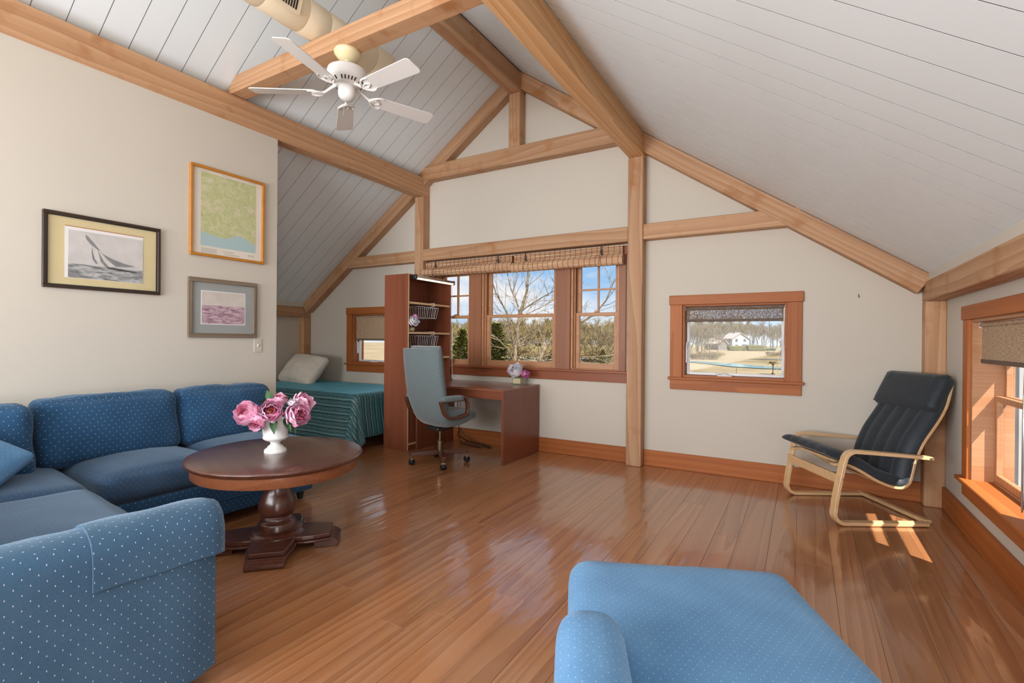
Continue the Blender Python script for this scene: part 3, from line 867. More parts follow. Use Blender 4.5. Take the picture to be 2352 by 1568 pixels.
# rolled arm: section in x-z, run along y
def armsec(grow, zlow, ov):
    pts = [(-0.100 - grow, zlow), (-0.100 - grow, 0.53), (-0.096 - grow, 0.575), (-0.080 - grow, 0.606 + grow * 0.6), (-0.050, 0.622 + grow), (0.0, 0.628 + grow), (0.045, 0.622 + grow),
           (0.082 + grow, 0.602 + grow * 0.6), (0.100 + grow, 0.570), (0.105 + grow, 0.53), (0.104 + grow, 0.49), (0.104 + grow, zlow)]
    return pts
def armpiece(name, y0, y1, grow, zlow, mat, rnd):
    sec = armsec(grow, zlow, 0)
    ny = 16
    mb = MB()
    n = len(sec)
    rows = []
    for j in range(ny + 1):
        f = j / ny
        y = y0 + (y1 - y0) * f
        e = max(0.0, 1 - (y1 - y) / rnd) if rnd else 0
        sh = 1 - (1 - math.sqrt(max(0, 1 - e * e))) * 0.22
        rows.append([(p[0] * sh, y, (p[1] - 0.34) * (1 - (1 - sh) * 0.18) + 0.34 + 0.002 * math.sin(y * 31 + p[0] * 40)) for p in sec])
    V = [q for r_ in rows for q in r_]
    Fs = []
    for j in range(ny):
        for k in range(n - 1):
            Fs.append((j * n + k, j * n + k + 1, (j + 1) * n + k + 1, (j + 1) * n + k))
        Fs.append((j * n + n - 1, j * n, (j + 1) * n, (j + 1) * n + n - 1))
    Fs.append(tuple(range(n)))
    Fs.append(tuple(ny * n + k for k in range(n))[::-1])
    mb.add(V, Fs)
    return mb
t_arm = build('arm', armpiece('arm', -0.46, 0.585, 0.0, 0.055, None, 0.05), M['blue_worn'], t, loc=(X1 + 0.108, 0.0, 0), smooth=True, uv=True, ang=70)
mbc = armpiece('arm_cover', 0.235, 0.612, 0.010, 0.465, None, 0.06)
build('arm_cover', mbc, M['blue_worn'], t, loc=(X1 + 0.108, 0.0, 0), smooth=True, uv=True, ang=60)
for (x, y) in ((1.2, 0.46), (1.2, -0.40), (-0.6, -0.40), (-0.6, 0.4)):
    build('foot', MB().lathe([(0.018, 0.0), (0.026, 0.03), (0.03, 0.062)], 12, (x, y, 0)), M['black'], t, smooth=True)
# throw pillow in the corner
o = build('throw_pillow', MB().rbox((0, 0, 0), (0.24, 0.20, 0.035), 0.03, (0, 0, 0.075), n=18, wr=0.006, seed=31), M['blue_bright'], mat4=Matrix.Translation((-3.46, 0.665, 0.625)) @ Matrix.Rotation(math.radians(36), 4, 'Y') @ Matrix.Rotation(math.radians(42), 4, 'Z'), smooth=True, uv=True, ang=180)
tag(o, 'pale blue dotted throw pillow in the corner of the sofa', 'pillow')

# bright blue chaise piece
RZ = math.radians(24.0)
t = thing('chaise', 'bright blue dotted lounge section with one low rounded arm', 'chaise', (-0.387, 1.815, 0), RZ, 'sectional sofa pieces')
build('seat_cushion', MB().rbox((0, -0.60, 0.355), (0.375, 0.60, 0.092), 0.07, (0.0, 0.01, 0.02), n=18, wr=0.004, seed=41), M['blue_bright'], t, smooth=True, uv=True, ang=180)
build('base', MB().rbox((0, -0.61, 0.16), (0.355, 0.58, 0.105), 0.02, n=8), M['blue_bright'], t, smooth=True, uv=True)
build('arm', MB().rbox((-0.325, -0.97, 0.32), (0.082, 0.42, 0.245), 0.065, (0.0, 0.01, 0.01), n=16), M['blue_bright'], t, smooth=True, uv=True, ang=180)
for (x, y) in ((0.3, -0.1), (-0.3, -0.1), (0.3, -1.1), (-0.3, -1.1)):
    build('foot', MB().lathe([(0.018, 0.0), (0.026, 0.03), (0.03, 0.058)], 12, (x, y, 0)), M['black'], t, smooth=True)

# ------------------------------------------------------------------ pedestal table
TX, TY, TZ = -2.675, 1.835, 0.55
t = thing('pedestal_table', 'round dark mahogany pedestal coffee table with four scrolled feet', 'table', (TX, TY, 0), math.radians(-17.4))
SA, SB = 0.503 / 0.5, 0.474 / 0.5
build('table_top', MB().lathe([(0.0, 0.55), (0.30, 0.55), (0.484, 0.55), (0.494, 0.547), (0.5, 0.540), (0.5, 0.533), (0.495, 0.526), (0.486, 0.521), (0.478, 0.514), (0.0, 0.514)], 96, sx=SA, sy=SB), M['mahog'], t, smooth=True, ang=50)
build('apron', MB().lathe([(0.0, 0.455), (0.462, 0.455), (0.466, 0.46), (0.466, 0.5135), (0.0, 0.5135)], 96, sx=SA, sy=SB), M['apron'], t, smooth=True, ang=40)
build('pedestal', MB().lathe([(0.0, 0.462), (0.088, 0.462), (0.084, 0.44), (0.074, 0.405), (0.068, 0.37), (0.069, 0.34), (0.080, 0.31), (0.096, 0.275), (0.104, 0.24), (0.101, 0.212), (0.090, 0.192),
      (0.080, 0.183), (0.082, 0.178), (0.088, 0.172), (0.089, 0.165), (0.084, 0.160), (0.086, 0.156), (0.095, 0.150), (0.098, 0.146), (0.103, 0.140), (0.104, 0.108), (0.130, 0.106), (0.142, 0.100), (0.146, 0.092), (0.158, 0.084), (0.160, 0.074), (0.0, 0.074)], 48), M['mahog'], t, smooth=True, ang=40)
# base plate: four arms with concave sides and moulded edge, then foot blocks
def cross_poly(tip, half, hollow, n=9):
    pts = []
    for q in range(4):
        a = q * PI / 2
        def rot(x, y): return (x * math.cos(a) - y * math.sin(a), x * math.sin(a) + y * math.cos(a))
        pts.append(rot(tip, -half)); pts.append(rot(tip, half))
        # concave run to the next arm
        p0, p1 = Vector((tip, half)), Vector((half, tip))
        ctr = Vector((hollow, hollow))
        for k in range(1, n):
            f = k / n
            q0 = p0.lerp(p1, f)
            d = 4 * f * (1 - f)
            pts.append(rot(*(q0.lerp(ctr, d * 0.98))))
    return pts
rb_ = math.radians(45 + 17.4)
for nm, tip, half, hol, za, zb_, bv in (('base_plate', 0.305, 0.088, 0.108, 0.052, 0.080, 0.007), ('base_moulding', 0.318, 0.098, 0.118, 0.038, 0.0525, 0.004)):
    build(nm, MB().prism(cross_poly(tip, half, hol), 'z', za, zb_), M['mahog'], t, rot=(0, 0, rb_), bevel=bv, seg=2)
for q in range(4):
    prof = [(0.215, 0.0), (0.332, 0.0), (0.346, 0.006), (0.352, 0.018), (0.348, 0.030), (0.336, 0.038), (0.325, 0.046), (0.312, 0.052), (0.215, 0.052)]
    mbf = MB()
    V = [(p[0], s_, p[1]) for s_ in (-0.098, 0.098) for p in prof]
    n = len(prof)
    mbf.add(V, [tuple(range(n)), tuple(range(n, 2 * n))[::-1]] + [(k, n + k, n + (k + 1) % n, (k + 1) % n) for k in range(n)])
    build('foot', mbf, M['mahog'], t, rot=(0, 0, rb_ + q * PI / 2), bevel=0.003)

# white footed urn
VX, VY = -2.691, 1.829
o = build('urn_vase', MB().lathe([(0.0, 0.0), (0.061, 0.0), (0.062, 0.010), (0.057, 0.020), (0.046, 0.026), (0.041, 0.036), (0.030, 0.042), (0.026, 0.053), (0.030, 0.062), (0.056, 0.072), (0.069, 0.083), (0.069, 0.092), (0.0665, 0.098),
      (0.072, 0.14), (0.079, 0.18), (0.083, 0.195), (0.078, 0.195), (0.070, 0.15), (0.060, 0.095), (0.0, 0.088)], 40), M['white_gloss'], loc=(VX, VY, TZ), smooth=True, ang=60)
tag(o, 'white glazed footed urn vase on the round mahogany table', 'vase')

def petalmat(name, edge, inner):
    mt, nt, b = newmat(name)
    L = nt.links.new
    tc = N(nt, 'ShaderNodeTexCoord')
    n = N(nt, 'ShaderNodeTexNoise', ins={'Scale': 38.0, 'Detail': 2.0})
    L(tc.outputs['Object'], n.inputs[0])
    rp = ramp(nt, [(0.30, inner), (0.68, edge)])
    L(n.outputs['Fac'], rp.inputs[0]); L(rp.outputs[0], b.inputs['Base Color'])
    b.inputs['Roughness'].default_value = 0.6
    b.inputs['Subsurface Weight'].default_value = 0.15
    b.inputs['Subsurface Radius'].default_value = (0.01, 0.005, 0.005)
    return mt
M['petal'] = petalmat('pink_petal', (1.0, 0.70, 0.84), (0.95, 0.42, 0.63))
M['petal_in'] = petalmat('deep_pink_petal', (0.86, 0.40, 0.55), (0.74, 0.10, 0.24))
M['petal_w'] = petalmat('white_petal', (0.90, 0.89, 0.92), (0.80, 0.76, 0.84))
M['petal_m'] = petalmat('magenta_petal', (0.85, 0.35, 0.65), (0.70, 0.12, 0.42))
M['stamen'] = plain('orange_stamen', (0.75, 0.25, 0.03), 0.7, var=0.3, vscale=60)
M['leaf'] = plain('dark_green_leaf', (0.035, 0.10, 0.03), 0.45, var=0.35, vscale=25)
M['stem'] = plain('green_stem', (0.08, 0.16, 0.05), 0.6)

def petals(mb, rings, seed, size):
    rnd = random.Random(seed)
    for (cnt, tilt, r_base, ln, wd, cup) in rings:
        ph = rnd.uniform(0, 6.28)
        for k in range(cnt):
            a = ph + 2 * PI * k / cnt + rnd.uniform(-0.2, 0.2)
            tl = tilt + rnd.uniform(-0.13, 0.13)
            l_, w_ = ln * size * rnd.uniform(0.88, 1.12), wd * size * rnd.uniform(0.88, 1.1)
            fr = rnd.uniform(0, 6.28)
            def fn(u, v, a=a, tl=tl, l_=l_, w_=w_, fr=fr):
                s_ = (u - 0.5) * 2
                ve = v * (1 - 0.20 * s_ * s_ * v)
                wdt = w_ * (0.30 + 0.70 * math.sin(PI * 0.5 * min(1.0, ve * 1.5))) * (1 - 0.22 * max(0.0, ve - 0.75) / 0.25)
                x = s_ * wdt
                yy = r_base * size + l_ * (math.sin(tl + cup * ve) - math.sin(tl)) / cup
                zz = -l_ * (math.cos(tl + cup * ve) - math.cos(tl)) / cup
                curl = -0.30 * (s_ ** 2) * w_ * (0.4 + 0.6 * ve)
                rf = 0.035 * l_ * math.sin(s_ * 6 + fr) * ve * ve
                yv = yy + curl + rf
                zv = zz + rf * 0.6 + 0.04 * l_ * math.cos(s_ * 4.5 + fr) * ve ** 3
                return (x * math.cos(a) - yv * math.sin(a), x * math.sin(a) + yv * math.cos(a), zv)
            mb.grid(7, 8, fn)
    return mb

RING_OUT = [(6, -0.15, 0.02, 1.30, 0.56, 1.95), (7, 0.15, 0.02, 1.22, 0.50, 1.75), (7, 0.42, 0.02, 1.12, 0.44, 1.6)]
RING_IN = [(7, 0.62, 0.02, 1.02, 0.36, 1.35), (7, 0.85, 0.02, 0.90, 0.29, 1.05), (6, 1.08, 0.01, 0.78, 0.22, 0.75)]
def leafmesh(mb, p, d, ln, wd, droop, roll=0.0):
    d = Vector(d).normalized()
    s_ = d.cross(Vector((0, 0, 1)))
    s_ = s_.normalized() if s_.length > 1e-3 else Vector((1, 0, 0))
    s_ = (Matrix.Rotation(roll, 3, d) @ s_)
    nrm = s_.cross(d)
    def fn(u, v):
        w = wd * math.sin(PI * (v ** 0.8)) * (1 - 0.25 * v) + 0.0008
        q = Vector(p) + d * (ln * v) - Vector((0, 0, 1)) * (droop * ln * v * v) + s_ * ((u - 0.5) * 2 * w) + nrm * (0.35 * abs(u - 0.5) * 2 * w)
        return tuple(q)
    mb.grid(5, 8, fn)
    return mb

def peony(name, label, pos, aim, size, seed, base, mats=('petal', 'petal_in'), open_=False, leaves=(), group=None, cat='flower', inner=True):
    t = thing(name, label, cat, base, 0, group)
    pos = Vector(pos) - Vector(base)
    q = Vector(aim).to_track_quat('Z', 'Y').to_matrix().to_4x4()
    q.translation = pos
    b = build('blossom', petals(MB(), RING_OUT, seed, size), M[mats[0]], t, mat4=q, smooth=True, ang=180)
    if inner:
        build('inner_petals', petals(MB(), RING_IN[:2] if open_ else RING_IN, seed + 50, size), M[mats[1]], b, smooth=True, ang=180)
    if open_:
        mbs = MB()
        rnd = random.Random(seed)
        for k in range(40):
            a, rr = rnd.uniform(0, 6.28), math.sqrt(rnd.random()) * 0.26 * size
            mbs.tube([(rr * 0.5 * math.cos(a), rr * 0.5 * math.sin(a), size * 0.2), (rr * math.cos(a), rr * math.sin(a), size * rnd.uniform(0.42, 0.58))], [size * 0.02, size * 0.04], 5)
        build('stamens', mbs, M['stamen'], b)
    dn = pos - Vector(aim).normalized() * size * 0.1
    build('stem', MB().tube([(0, 0, 0), dn * 0.5 + Vector((0, 0, -0.01)), dn], 0.003, 6), M['stem'], t, smooth=True)
    for (p, d, ln, wd, dr, rl) in leaves:
        build('leaf', leafmesh(MB(), Vector(p) - Vector(base), d, ln, wd, dr, rl), M['leaf'], t, smooth=True, ang=180)
    return t
vb = (VX, VY, TZ + 0.12)
rimz = TZ + 0.195
# camera-side direction of the table (towards the viewer) and sideways
cs = (Vector((0, 0, 0)) - Vector((VX, VY, 0))).normalized()
sd_ = Vector((-cs.y, cs.x, 0))          # to the viewer's right
def vp(s_, c_, z): return Vector((VX, VY, z)) + sd_ * s_ + cs * c_
G = 'pink peonies in the white urn'
LP = 'full pink peony hanging over the urn rim toward the desk'
peony('peony', 'wide open pink peony with orange stamens in the white footed urn', vp(-0.022, 0.060, rimz + 0.048), cs * 1.0 + Vector((0, 0, 0.30)) - sd_ * 0.05, 0.088, 1, vb, open_=True, group=G,
      leaves=[(vp(-0.01, 0.065, rimz + 0.01), cs * 0.55 + sd_ * 0.05 + Vector((0, 0, -0.9)), 0.080, 0.024, 0.2, 0.4), (vp(0.045, 0.065, rimz + 0.01), cs * 0.4 + sd_ * 0.45 + Vector((0, 0, -0.7)), 0.075, 0.022, 0.3, 0.6)])
peony('peony', 'large ruffled pink peony beside the open one in the white urn', vp(-0.120, 0.020, rimz + 0.028), cs * 0.7 - sd_ * 0.65 + Vector((0, 0, 0.40)), 0.090, 2, vb, group=G,
      leaves=[(vp(-0.060, 0.05, rimz + 0.01), cs * 0.3 - sd_ * 0.35 + Vector((0, 0, -0.8)), 0.075, 0.020, 0.3, 0.5), (vp(-0.10, 0.04, rimz), cs * 0.2 - sd_ * 0.6 + Vector((0, 0, -0.5)), 0.06, 0.014, 0.4, 0.3)])
peony('peony', LP, vp(0.100, 0.050, rimz + 0.018), cs * 0.95 + sd_ * 0.40 + Vector((0, 0, 0.25)), 0.090, 3, vb, group=G,
      leaves=[(vp(0.085, 0.05, rimz), cs * 0.1 + sd_ * 0.25 + Vector((0, 0, -0.9)), 0.085, 0.015, 0.1, 0.9), (vp(0.14, 0.03, rimz + 0.02), sd_ + Vector((0, 0, -0.25)), 0.07, 0.015, 0.4, 0.2)])
peony('peony', 'drooping small pink peony at the lip of the white urn', vp(-0.085, 0.055, rimz + 0.008), cs * 0.8 - sd_ * 0.4 + Vector((0, 0, -0.35)), 0.062, 4, vb, group=G)
peony('peony', 'pink peony facing up behind the bud on the bed side of the urn', vp(0.125, -0.03, rimz + 0.063), sd_ * 0.6 + cs * 0.4 + Vector((0, 0, 0.7)), 0.080, 5, vb, group=G,
      leaves=[(vp(0.09, 0.03, rimz + 0.12), sd_ * -0.9 + Vector((0, 0, 0.1)), 0.06, 0.016, 0.1, 0.3)])
peony('peony', 'pale pink peony at the back of the white urn by an upright leaf', vp(0.020, -0.03, rimz + 0.083), cs * 0.4 + Vector((0, 0, 1)), 0.060, 6, vb, group=G,
      leaves=[(vp(-0.03, 0.0, rimz + 0.10), -sd_ * 0.25 + Vector((0, 0, 1)), 0.075, 0.026, 0.0, 1.2), (vp(-0.04, 0.0, rimz + 0.10), -sd_ * 1.0 + Vector((0, 0, 0.25)), 0.07, 0.020, 0.2, 0.3)])
peony('peony', 'small white and pink peony bud at the top of the urn bouquet', vp(0.092, 0.05, rimz + 0.083), cs * 0.5 + Vector((0, 0, 1)), 0.036, 8, vb, mats=('petal_w', 'petal'), group=G)

# ------------------------------------------------------------------ bed
t = thing('bed', 'single bed with a white mattress pushed into the corner of the alcove', 'bed', (-5.31, 4.37, 0))
BX, BY = 1.06, 0.50
build('frame', MB().box(-BX, BX, -BY + 0.02, -BY + 0.05, 0.12, 0.30).box(-BX, BX, BY - 0.05, BY - 0.02, 0.12, 0.30).box(BX - 0.03, BX, -BY + 0.05, BY - 0.05, 0.12, 0.30).box(-BX, -BX + 0.03, -BY + 0.05, BY - 0.05, 0.12, 0.3).box(-BX, BX, -BY + 0.05, BY - 0.05, 0.26, 0.3), M['mahog'], t)
for (x, y) in ((-1, -1), (1, -1), (-1, 1), (1, 1)):
    build('leg', MB().box(x * (BX - 0.06) - 0.03, x * (BX - 0.06) + 0.03, y * (BY - 0.08) - 0.03, y * (BY - 0.08) + 0.03, 0, 0.26), M['mahog'], t)
build('mattress', MB().rbox((0, 0, 0.435), (BX, BY, 0.135), 0.05, (0, 0, 0.01), n=10), M['linen'], t, smooth=True)

def quiltmat():
    mt, nt, b = newmat('teal_striped_quilt')
    L = nt.links.new
    tc = N(nt, 'ShaderNodeTexCoord')
    sp = N(nt, 'ShaderNodeSeparateXYZ')
    L(tc.outputs['UV'], sp.inputs[0])
    n0 = N(nt, 'ShaderNodeTexNoise', ins={'Scale': 30.0, 'Detail': 2.0})
    L(tc.outputs['UV'], n0.inputs[0])
    m0 = N(nt, 'ShaderNodeMath', operation='MULTIPLY_ADD', ins={1: 0.006, 2: 0.0})
    L(n0.outputs['Fac'], m0.inputs[0])
    a0 = N(nt, 'ShaderNodeMath', operation='ADD')
    L(sp.outputs['Y'], a0.inputs[0]); L(m0.outputs[0], a0.inputs[1])
    m1 = N(nt, 'ShaderNodeMath', operation='DIVIDE', ins={1: 0.078})
    L(a0.outputs[0], m1.inputs[0])
    fr = N(nt, 'ShaderNodeMath', operation='FRACT')
    L(m1.outputs[0], fr.inputs[0])
    dk, lt, md = (0.003, 0.036, 0.042), (0.15, 0.27, 0.27), (0.05, 0.15, 0.16)
    rp = ramp(nt, [(0.0, dk), (0.22, lt), (0.42, dk), (0.52, md), (0.60, dk), (0.72, lt), (0.80, dk), (0.90, lt), (0.95, dk)], 'CONSTANT')
    L(fr.outputs[0], rp.inputs[0])
    n1 = N(nt, 'ShaderNodeTexNoise', ins={'Scale': 160.0, 'Detail': 3.0})
    L(tc.outputs['UV'], n1.inputs[0])
    mx = N(nt, 'ShaderNodeMix', data_type='RGBA', ins={0: 0.22})
    L(rp.outputs[0], mx.inputs[6])
    mx.inputs[7].default_value = (0.02, 0.10, 0.12, 1)
    L(mx.outputs[2], b.inputs['Base Color'])
    b.inputs['Roughness'].default_value = 0.36
    b.inputs['Specular IOR Level'].default_value = 0.5
    b.inputs['Sheen Weight'].default_value = 0.9
    b.inputs['Sheen Roughness'].default_value = 0.35
    b.inputs['Sheen Tint'].default_value = (0.15, 0.65, 0.85, 1)
    n2 = N(nt, 'ShaderNodeTexNoise', ins={'Scale': 45.0, 'Detail': 3.0})
    mp = N(nt, 'ShaderNodeMapping', ins={3: (0.6, 1.6, 1.0)})
    L(tc.outputs['UV'], mp.inputs[0]); L(mp.outputs[0], n2.inputs[0])
    bp = N(nt, 'ShaderNodeBump', ins={'Strength': 0.9, 'Distance': 0.012})
    L(n2.outputs['Fac'], bp.inputs['Height']); L(bp.outputs[0], b.inputs['Normal'])
    return mt
M['quilt'] = quiltmat()
# quilt: a flat cloth laid over the bed, falling over the near side and round the foot corner
ZT = 0.595
QX0, QX1, QY0, QY1 = -1.05, BX + 0.02, -BY - 0.015, BY - 0.03
def quilt_pt(a, b):
    # a along the bed, b across (negative to the near side), flat coordinates
    qx, qy = max(QX0, min(QX1 - 0.02, a)), max(QY0, min(QY1, b))
    ox, oy = a - qx, b - qy
    d = math.hypot(ox, oy)
    if d < 1e-6:
        return (a, b, ZT + 0.006 * mnoise.noise(Vector((a * 5, b * 5, 0))))
    ux, uy = ox / d, oy / d
    rad = 0.06
    if d < rad * PI / 2:
        an = d / rad
        out, z = rad * math.sin(an), ZT - rad * (1 - math.cos(an))
    else:
        fall = d - rad * PI / 2
        drop = ZT - rad - 0.02
        corner = min(1.0, abs(ux * uy) * 2)
        fl = 0.06 + 0.20 * corner
        if fall < drop:
            out, z = rad + fl * (fall / drop) ** 1.3, ZT - rad - fall
        else:
            out, z = rad + fl + (fall - drop) * 0.35, 0.02
        ang_ = math.atan2(uy, ux)
        out += 0.018 * math.sin(a * 9.0 + 1.0) * (fall / drop) * (1 - corner) + 0.03 * corner * math.sin(ang_ * 14) * min(1, fall / drop)
    return (qx + ux * out, qy + uy * out, z + 0.004 * mnoise.noise(Vector((a * 8, b * 8, 3))))
FA0, FA1, FB0, FB1 = QX0, QX1 + 0.48, QY0 - 0.545, QY1
nu, nv = 90, 66
mb = MB().grid(nu, nv, lambda u, v: quilt_pt(FA0 + (FA1 - FA0) * u, FB0 + (FB1 - FB0) * v))
q = build('quilt', mb, M['quilt'], loc=(-5.31, 4.37, 0.012), smooth=True, ang=180, recalc=False)
uvl = q.data.uv_layers.new(name='UVMap')
for p in q.data.polygons:
    for li in p.loop_indices:
        vi = q.data.loops[li].vertex_index
        i, j = vi % nu, vi // nu
        uvl.data[li].uv = (FA0 + (FA1 - FA0) * i / (nu - 1), FB0 + (FB1 - FB0) * j / (nv - 1))
tag(q, 'dark teal striped quilt draped over the bed', 'quilt')
md = q.modifiers.new('thick', 'SOLIDIFY')
md.thickness = 0.012
md.offset = 1.0
def pill(pos, p):
    e = max(abs(p[0]), abs(p[1]))
    return Vector((pos.x, pos.y, pos.z * (1 - 0.75 * max(0, e - 0.5) / 0.5) ))
o = build('bed_pillow', MB().rbox((0, 0, 0), (0.38, 0.235, 0.055), 0.05, (0.0, 0.0, 0.12), n=24, wr=0.014, seed=52, wf=9), M['linen'], loc=(-6.06, 4.54, 0.79), rot=(math.radians(52), math.radians(3), math.radians(-6)), smooth=True, ang=180)
tag(o, 'rumpled cream bed pillow propped at the head of the bed', 'pillow')

# ------------------------------------------------------------------ bookcase and desk
t = thing('bookcase', 'tall narrow cherry laminate bookcase open to the room', 'bookcase', (-3.90, 4.475, 0), 0)
bx0, bx1, by0, by1, bh = -0.172, 0.178, -0.375, 0.395, 1.945
lbox('side_panel', (bx0, bx1, by0, by0 + 0.018, 0, bh), M['cherry'], t, 'z', 0.0015)
lbox('side_panel', (bx0, bx1, by1 - 0.018, by1, 0, bh), M['cherry'], t, 'z', 0.0015)
lbox('back_panel', (bx0, bx0 + 0.008, by0 + 0.018, by1 - 0.018, 0.06, bh - 0.02), M['cherry'], t, 'z')
lbox('top_panel', (bx0, bx1 - 0.004, by0 + 0.018, by1 - 0.018, bh - 0.02, bh), M['cherry'], t, 'y', 0.0015)
for z in (1.62, 1.287, 1.005, 0.70, 0.06):
    s_ = lbox('shelf', (bx0 + 0.008, bx1 - 0.012, by0 + 0.018, by1 - 0.018, z, z + 0.02), M['cherry'], t, 'y', 0.001)
    e_ = build('shelf_edge', MB().box(bx1 - 0.012, bx1 - 0.006, by0 + 0.018, by1 - 0.018, z - 0.001, z + 0.021), M['birch'], t)
lbox('plinth', (bx1 - 0.03, bx1 - 0.02, by0 + 0.018, by1 - 0.018, 0, 0.06), M['cherry'], t, 'y')
lbox('edge_strip', (bx1, bx1 + 0.0015, by0 + 0.001, by0 + 0.017, 0.005, bh), M['birch'], t, 'z')
# cupboard door panel below
lbox('lower_panel', (bx1 - 0.018, bx1 - 0.006, by0 + 0.02, by1 - 0.02, 0.082, 0.698), M['cherry'], t, 'z', 0.001)

# fluorescent lamp bar on the bookcase top edge
M['tube_glow'] = plain('lit_tube', (1, 0.95, 0.8), 0.4, emit=((1.0, 0.86, 0.50), 2.2))
t = thing('lamp_bar', 'lit tube lamp clipped along the top edge of the bookcase', 'lamp', (-3.69, 4.48, 1.905))
build('housing', MB().prism([(-0.022, 0.026), (0.010, 0.030), (0.026, 0.018), (0.028, 0.0), (0.010, 0.010), (-0.014, 0.010)], 'y', -0.31, 0.37), M['steel'], t, rot=(0, 0, 0), bevel=0.002)
build('tube', MB().tube([(0.010, -0.29, -0.004), (0.010, 0.36, -0.004)], 0.0125, 12), M['tube_glow'], t, smooth=True)
build('end_cap', MB().rbox((0.004, -0.312, 0.008), (0.028, 0.016, 0.026), 0.01, n=5), M['black'], t, smooth=True)
build('end_cap', MB().rbox((0.004, 0.372, 0.008), (0.028, 0.012, 0.026), 0.008, n=5), M['cherry'], t, smooth=True)
build('bracket', MB().box(-0.03, 0.0, -0.01, 0.02, 0.03, 0.055).box(-0.034, -0.03, -0.01, 0.02, 0.036, 0.055), M['brass'], t)
build('cord', MB().tube([(-0.01, 0.37, 0.0), (0.006, 0.365, -0.1), (0.0, 0.358, -0.3), (0.008, 0.366, -0.6), (0.004, 0.37, -0.9), (0.006, 0.368, -1.14)], 0.003, 5), M['wire'], t, smooth=True)

# wire baskets hooked under the shelves
def basket(z, lab):
    t = thing('wire_basket', lab, 'basket', (-3.90, 4.52, z), 0, 'wire baskets on the bookcase')
    W_, y0_, y1_ = 0.125, -0.19, 0.17
    D = 0.125
    wr = 0.0022
    mb = MB()
    top, bot = [], []
    def ring(zz, ins):
        return [(-W_ + ins, y0_ + ins, zz), (W_ - ins, y0_ + ins, zz), (W_ - ins, y1_ - ins, zz), (-W_ + ins, y1_ - ins, zz)]
    build('rim', MB().tube(ring(-0.02, 0), 0.0035, 6, closed=True), M['wire'], t, smooth=True)
    build('floor_rim', MB().tube(ring(-0.02 - D, 0.02), 0.003, 6, closed=True), M['wire'], t, smooth=True)
    for i in range(11):
        f = i / 10
        ya, yb = y0_ + (y1_ - y0_) * f, y0_ + 0.02 + (y1_ - y0_ - 0.04) * f
        mb.tube([(W_, ya, -0.02), (W_ - 0.02, yb, -0.02 - D), (-W_ + 0.02, yb, -0.02 - D), (-W_, ya, -0.02)], wr, 5)
    for i in range(7):
        f = i / 6
        xa, xb = -W_ + 2 * W_ * f, -W_ + 0.02 + (2 * W_ - 0.04) * f
        mb.tube([(xa, y0_, -0.02), (xb, y0_ + 0.02, -0.02 - D), (xb, y1_ - 0.02, -0.02 - D), (xa, y1_, -0.02)], wr, 5)
    build('wires', mb, M['wire'], t)
    for y in (0.02,):
        build('hanger', MB().tube([(W_, y, -0.02), (W_ + 0.02, y, -0.012), (W_ + 0.062, y, -0.006), (W_ + 0.064, y, 0.026), (0.0, y, 0.026), (-W_ + 0.03, y, 0.026)], 0.003, 6), M['wire'], t, smooth=True)
    return t
basket(1.62, 'white wire basket hung from the topmost shelf of the bookcase')
basket(1.287, 'white wire basket hung from the middle shelf, just above the office chair')

# desk
t = thing('desk', 'cherry laminate desk with slab side panel standing under the triple window', 'desk', (-3.11, 4.5, 0))
dx0, dx1, dy0, dy1, dh = -0.60, 0.60, -0.375, 0.385, 0.74
lbox('desk_top', (dx0, dx1, dy0, dy1, dh - 0.022, dh), M['cherry_gloss'], t, 'x', 0.002)
lbox('side_panel', (dx1 - 0.024, dx1, dy0 + 0.004, dy1, 0, dh - 0.022), M['cherry'], t, 'z', 0.0015)
lbox('side_panel', (dx0, dx0 + 0.02, dy0 + 0.10, dy1, 0, dh - 0.022), M['cherry'], t, 'z', 0.0015)
lbox('rail', (dx0 + 0.02, dx1 - 0.024, dy0 + 0.015, dy0 + 0.033, dh - 0.105, dh - 0.022), M['cherry'], t, 'x', 0.001)
lbox('edge_strip', (dx0, dx1, dy0 - 0.0015, dy0, dh - 0.021, dh - 0.001), M['apron'], t, 'x')
build('screw_cap', MB().tube([(dx1, dy0 + 0.03, 0.66), (dx1 + 0.002, dy0 + 0.03, 0.66)], 0.006, 8), M['black'], t)
o = build('power_cable', MB().tube([(-3.60, 4.84, 0.72), (-3.60, 4.86, 0.3), (-3.57, 4.86, 0.05), (-3.42, 4.80, 0.03), (-3.20, 4.74, 0.012), (-3.02, 4.72, 0.008), (-3.10, 4.78, 0.008), (-3.32, 4.80, 0.03), (-3.45, 4.79, 0.10), (-3.52, 4.80, 0.16), (-3.56, 4.80, 0.10), (-3.46, 4.74, 0.01), (-3.15, 4.68, 0.006)], 0.005, 6), M['black'], smooth=True)
tag(o, 'black power cable looped on the floor under the desk', 'cable')

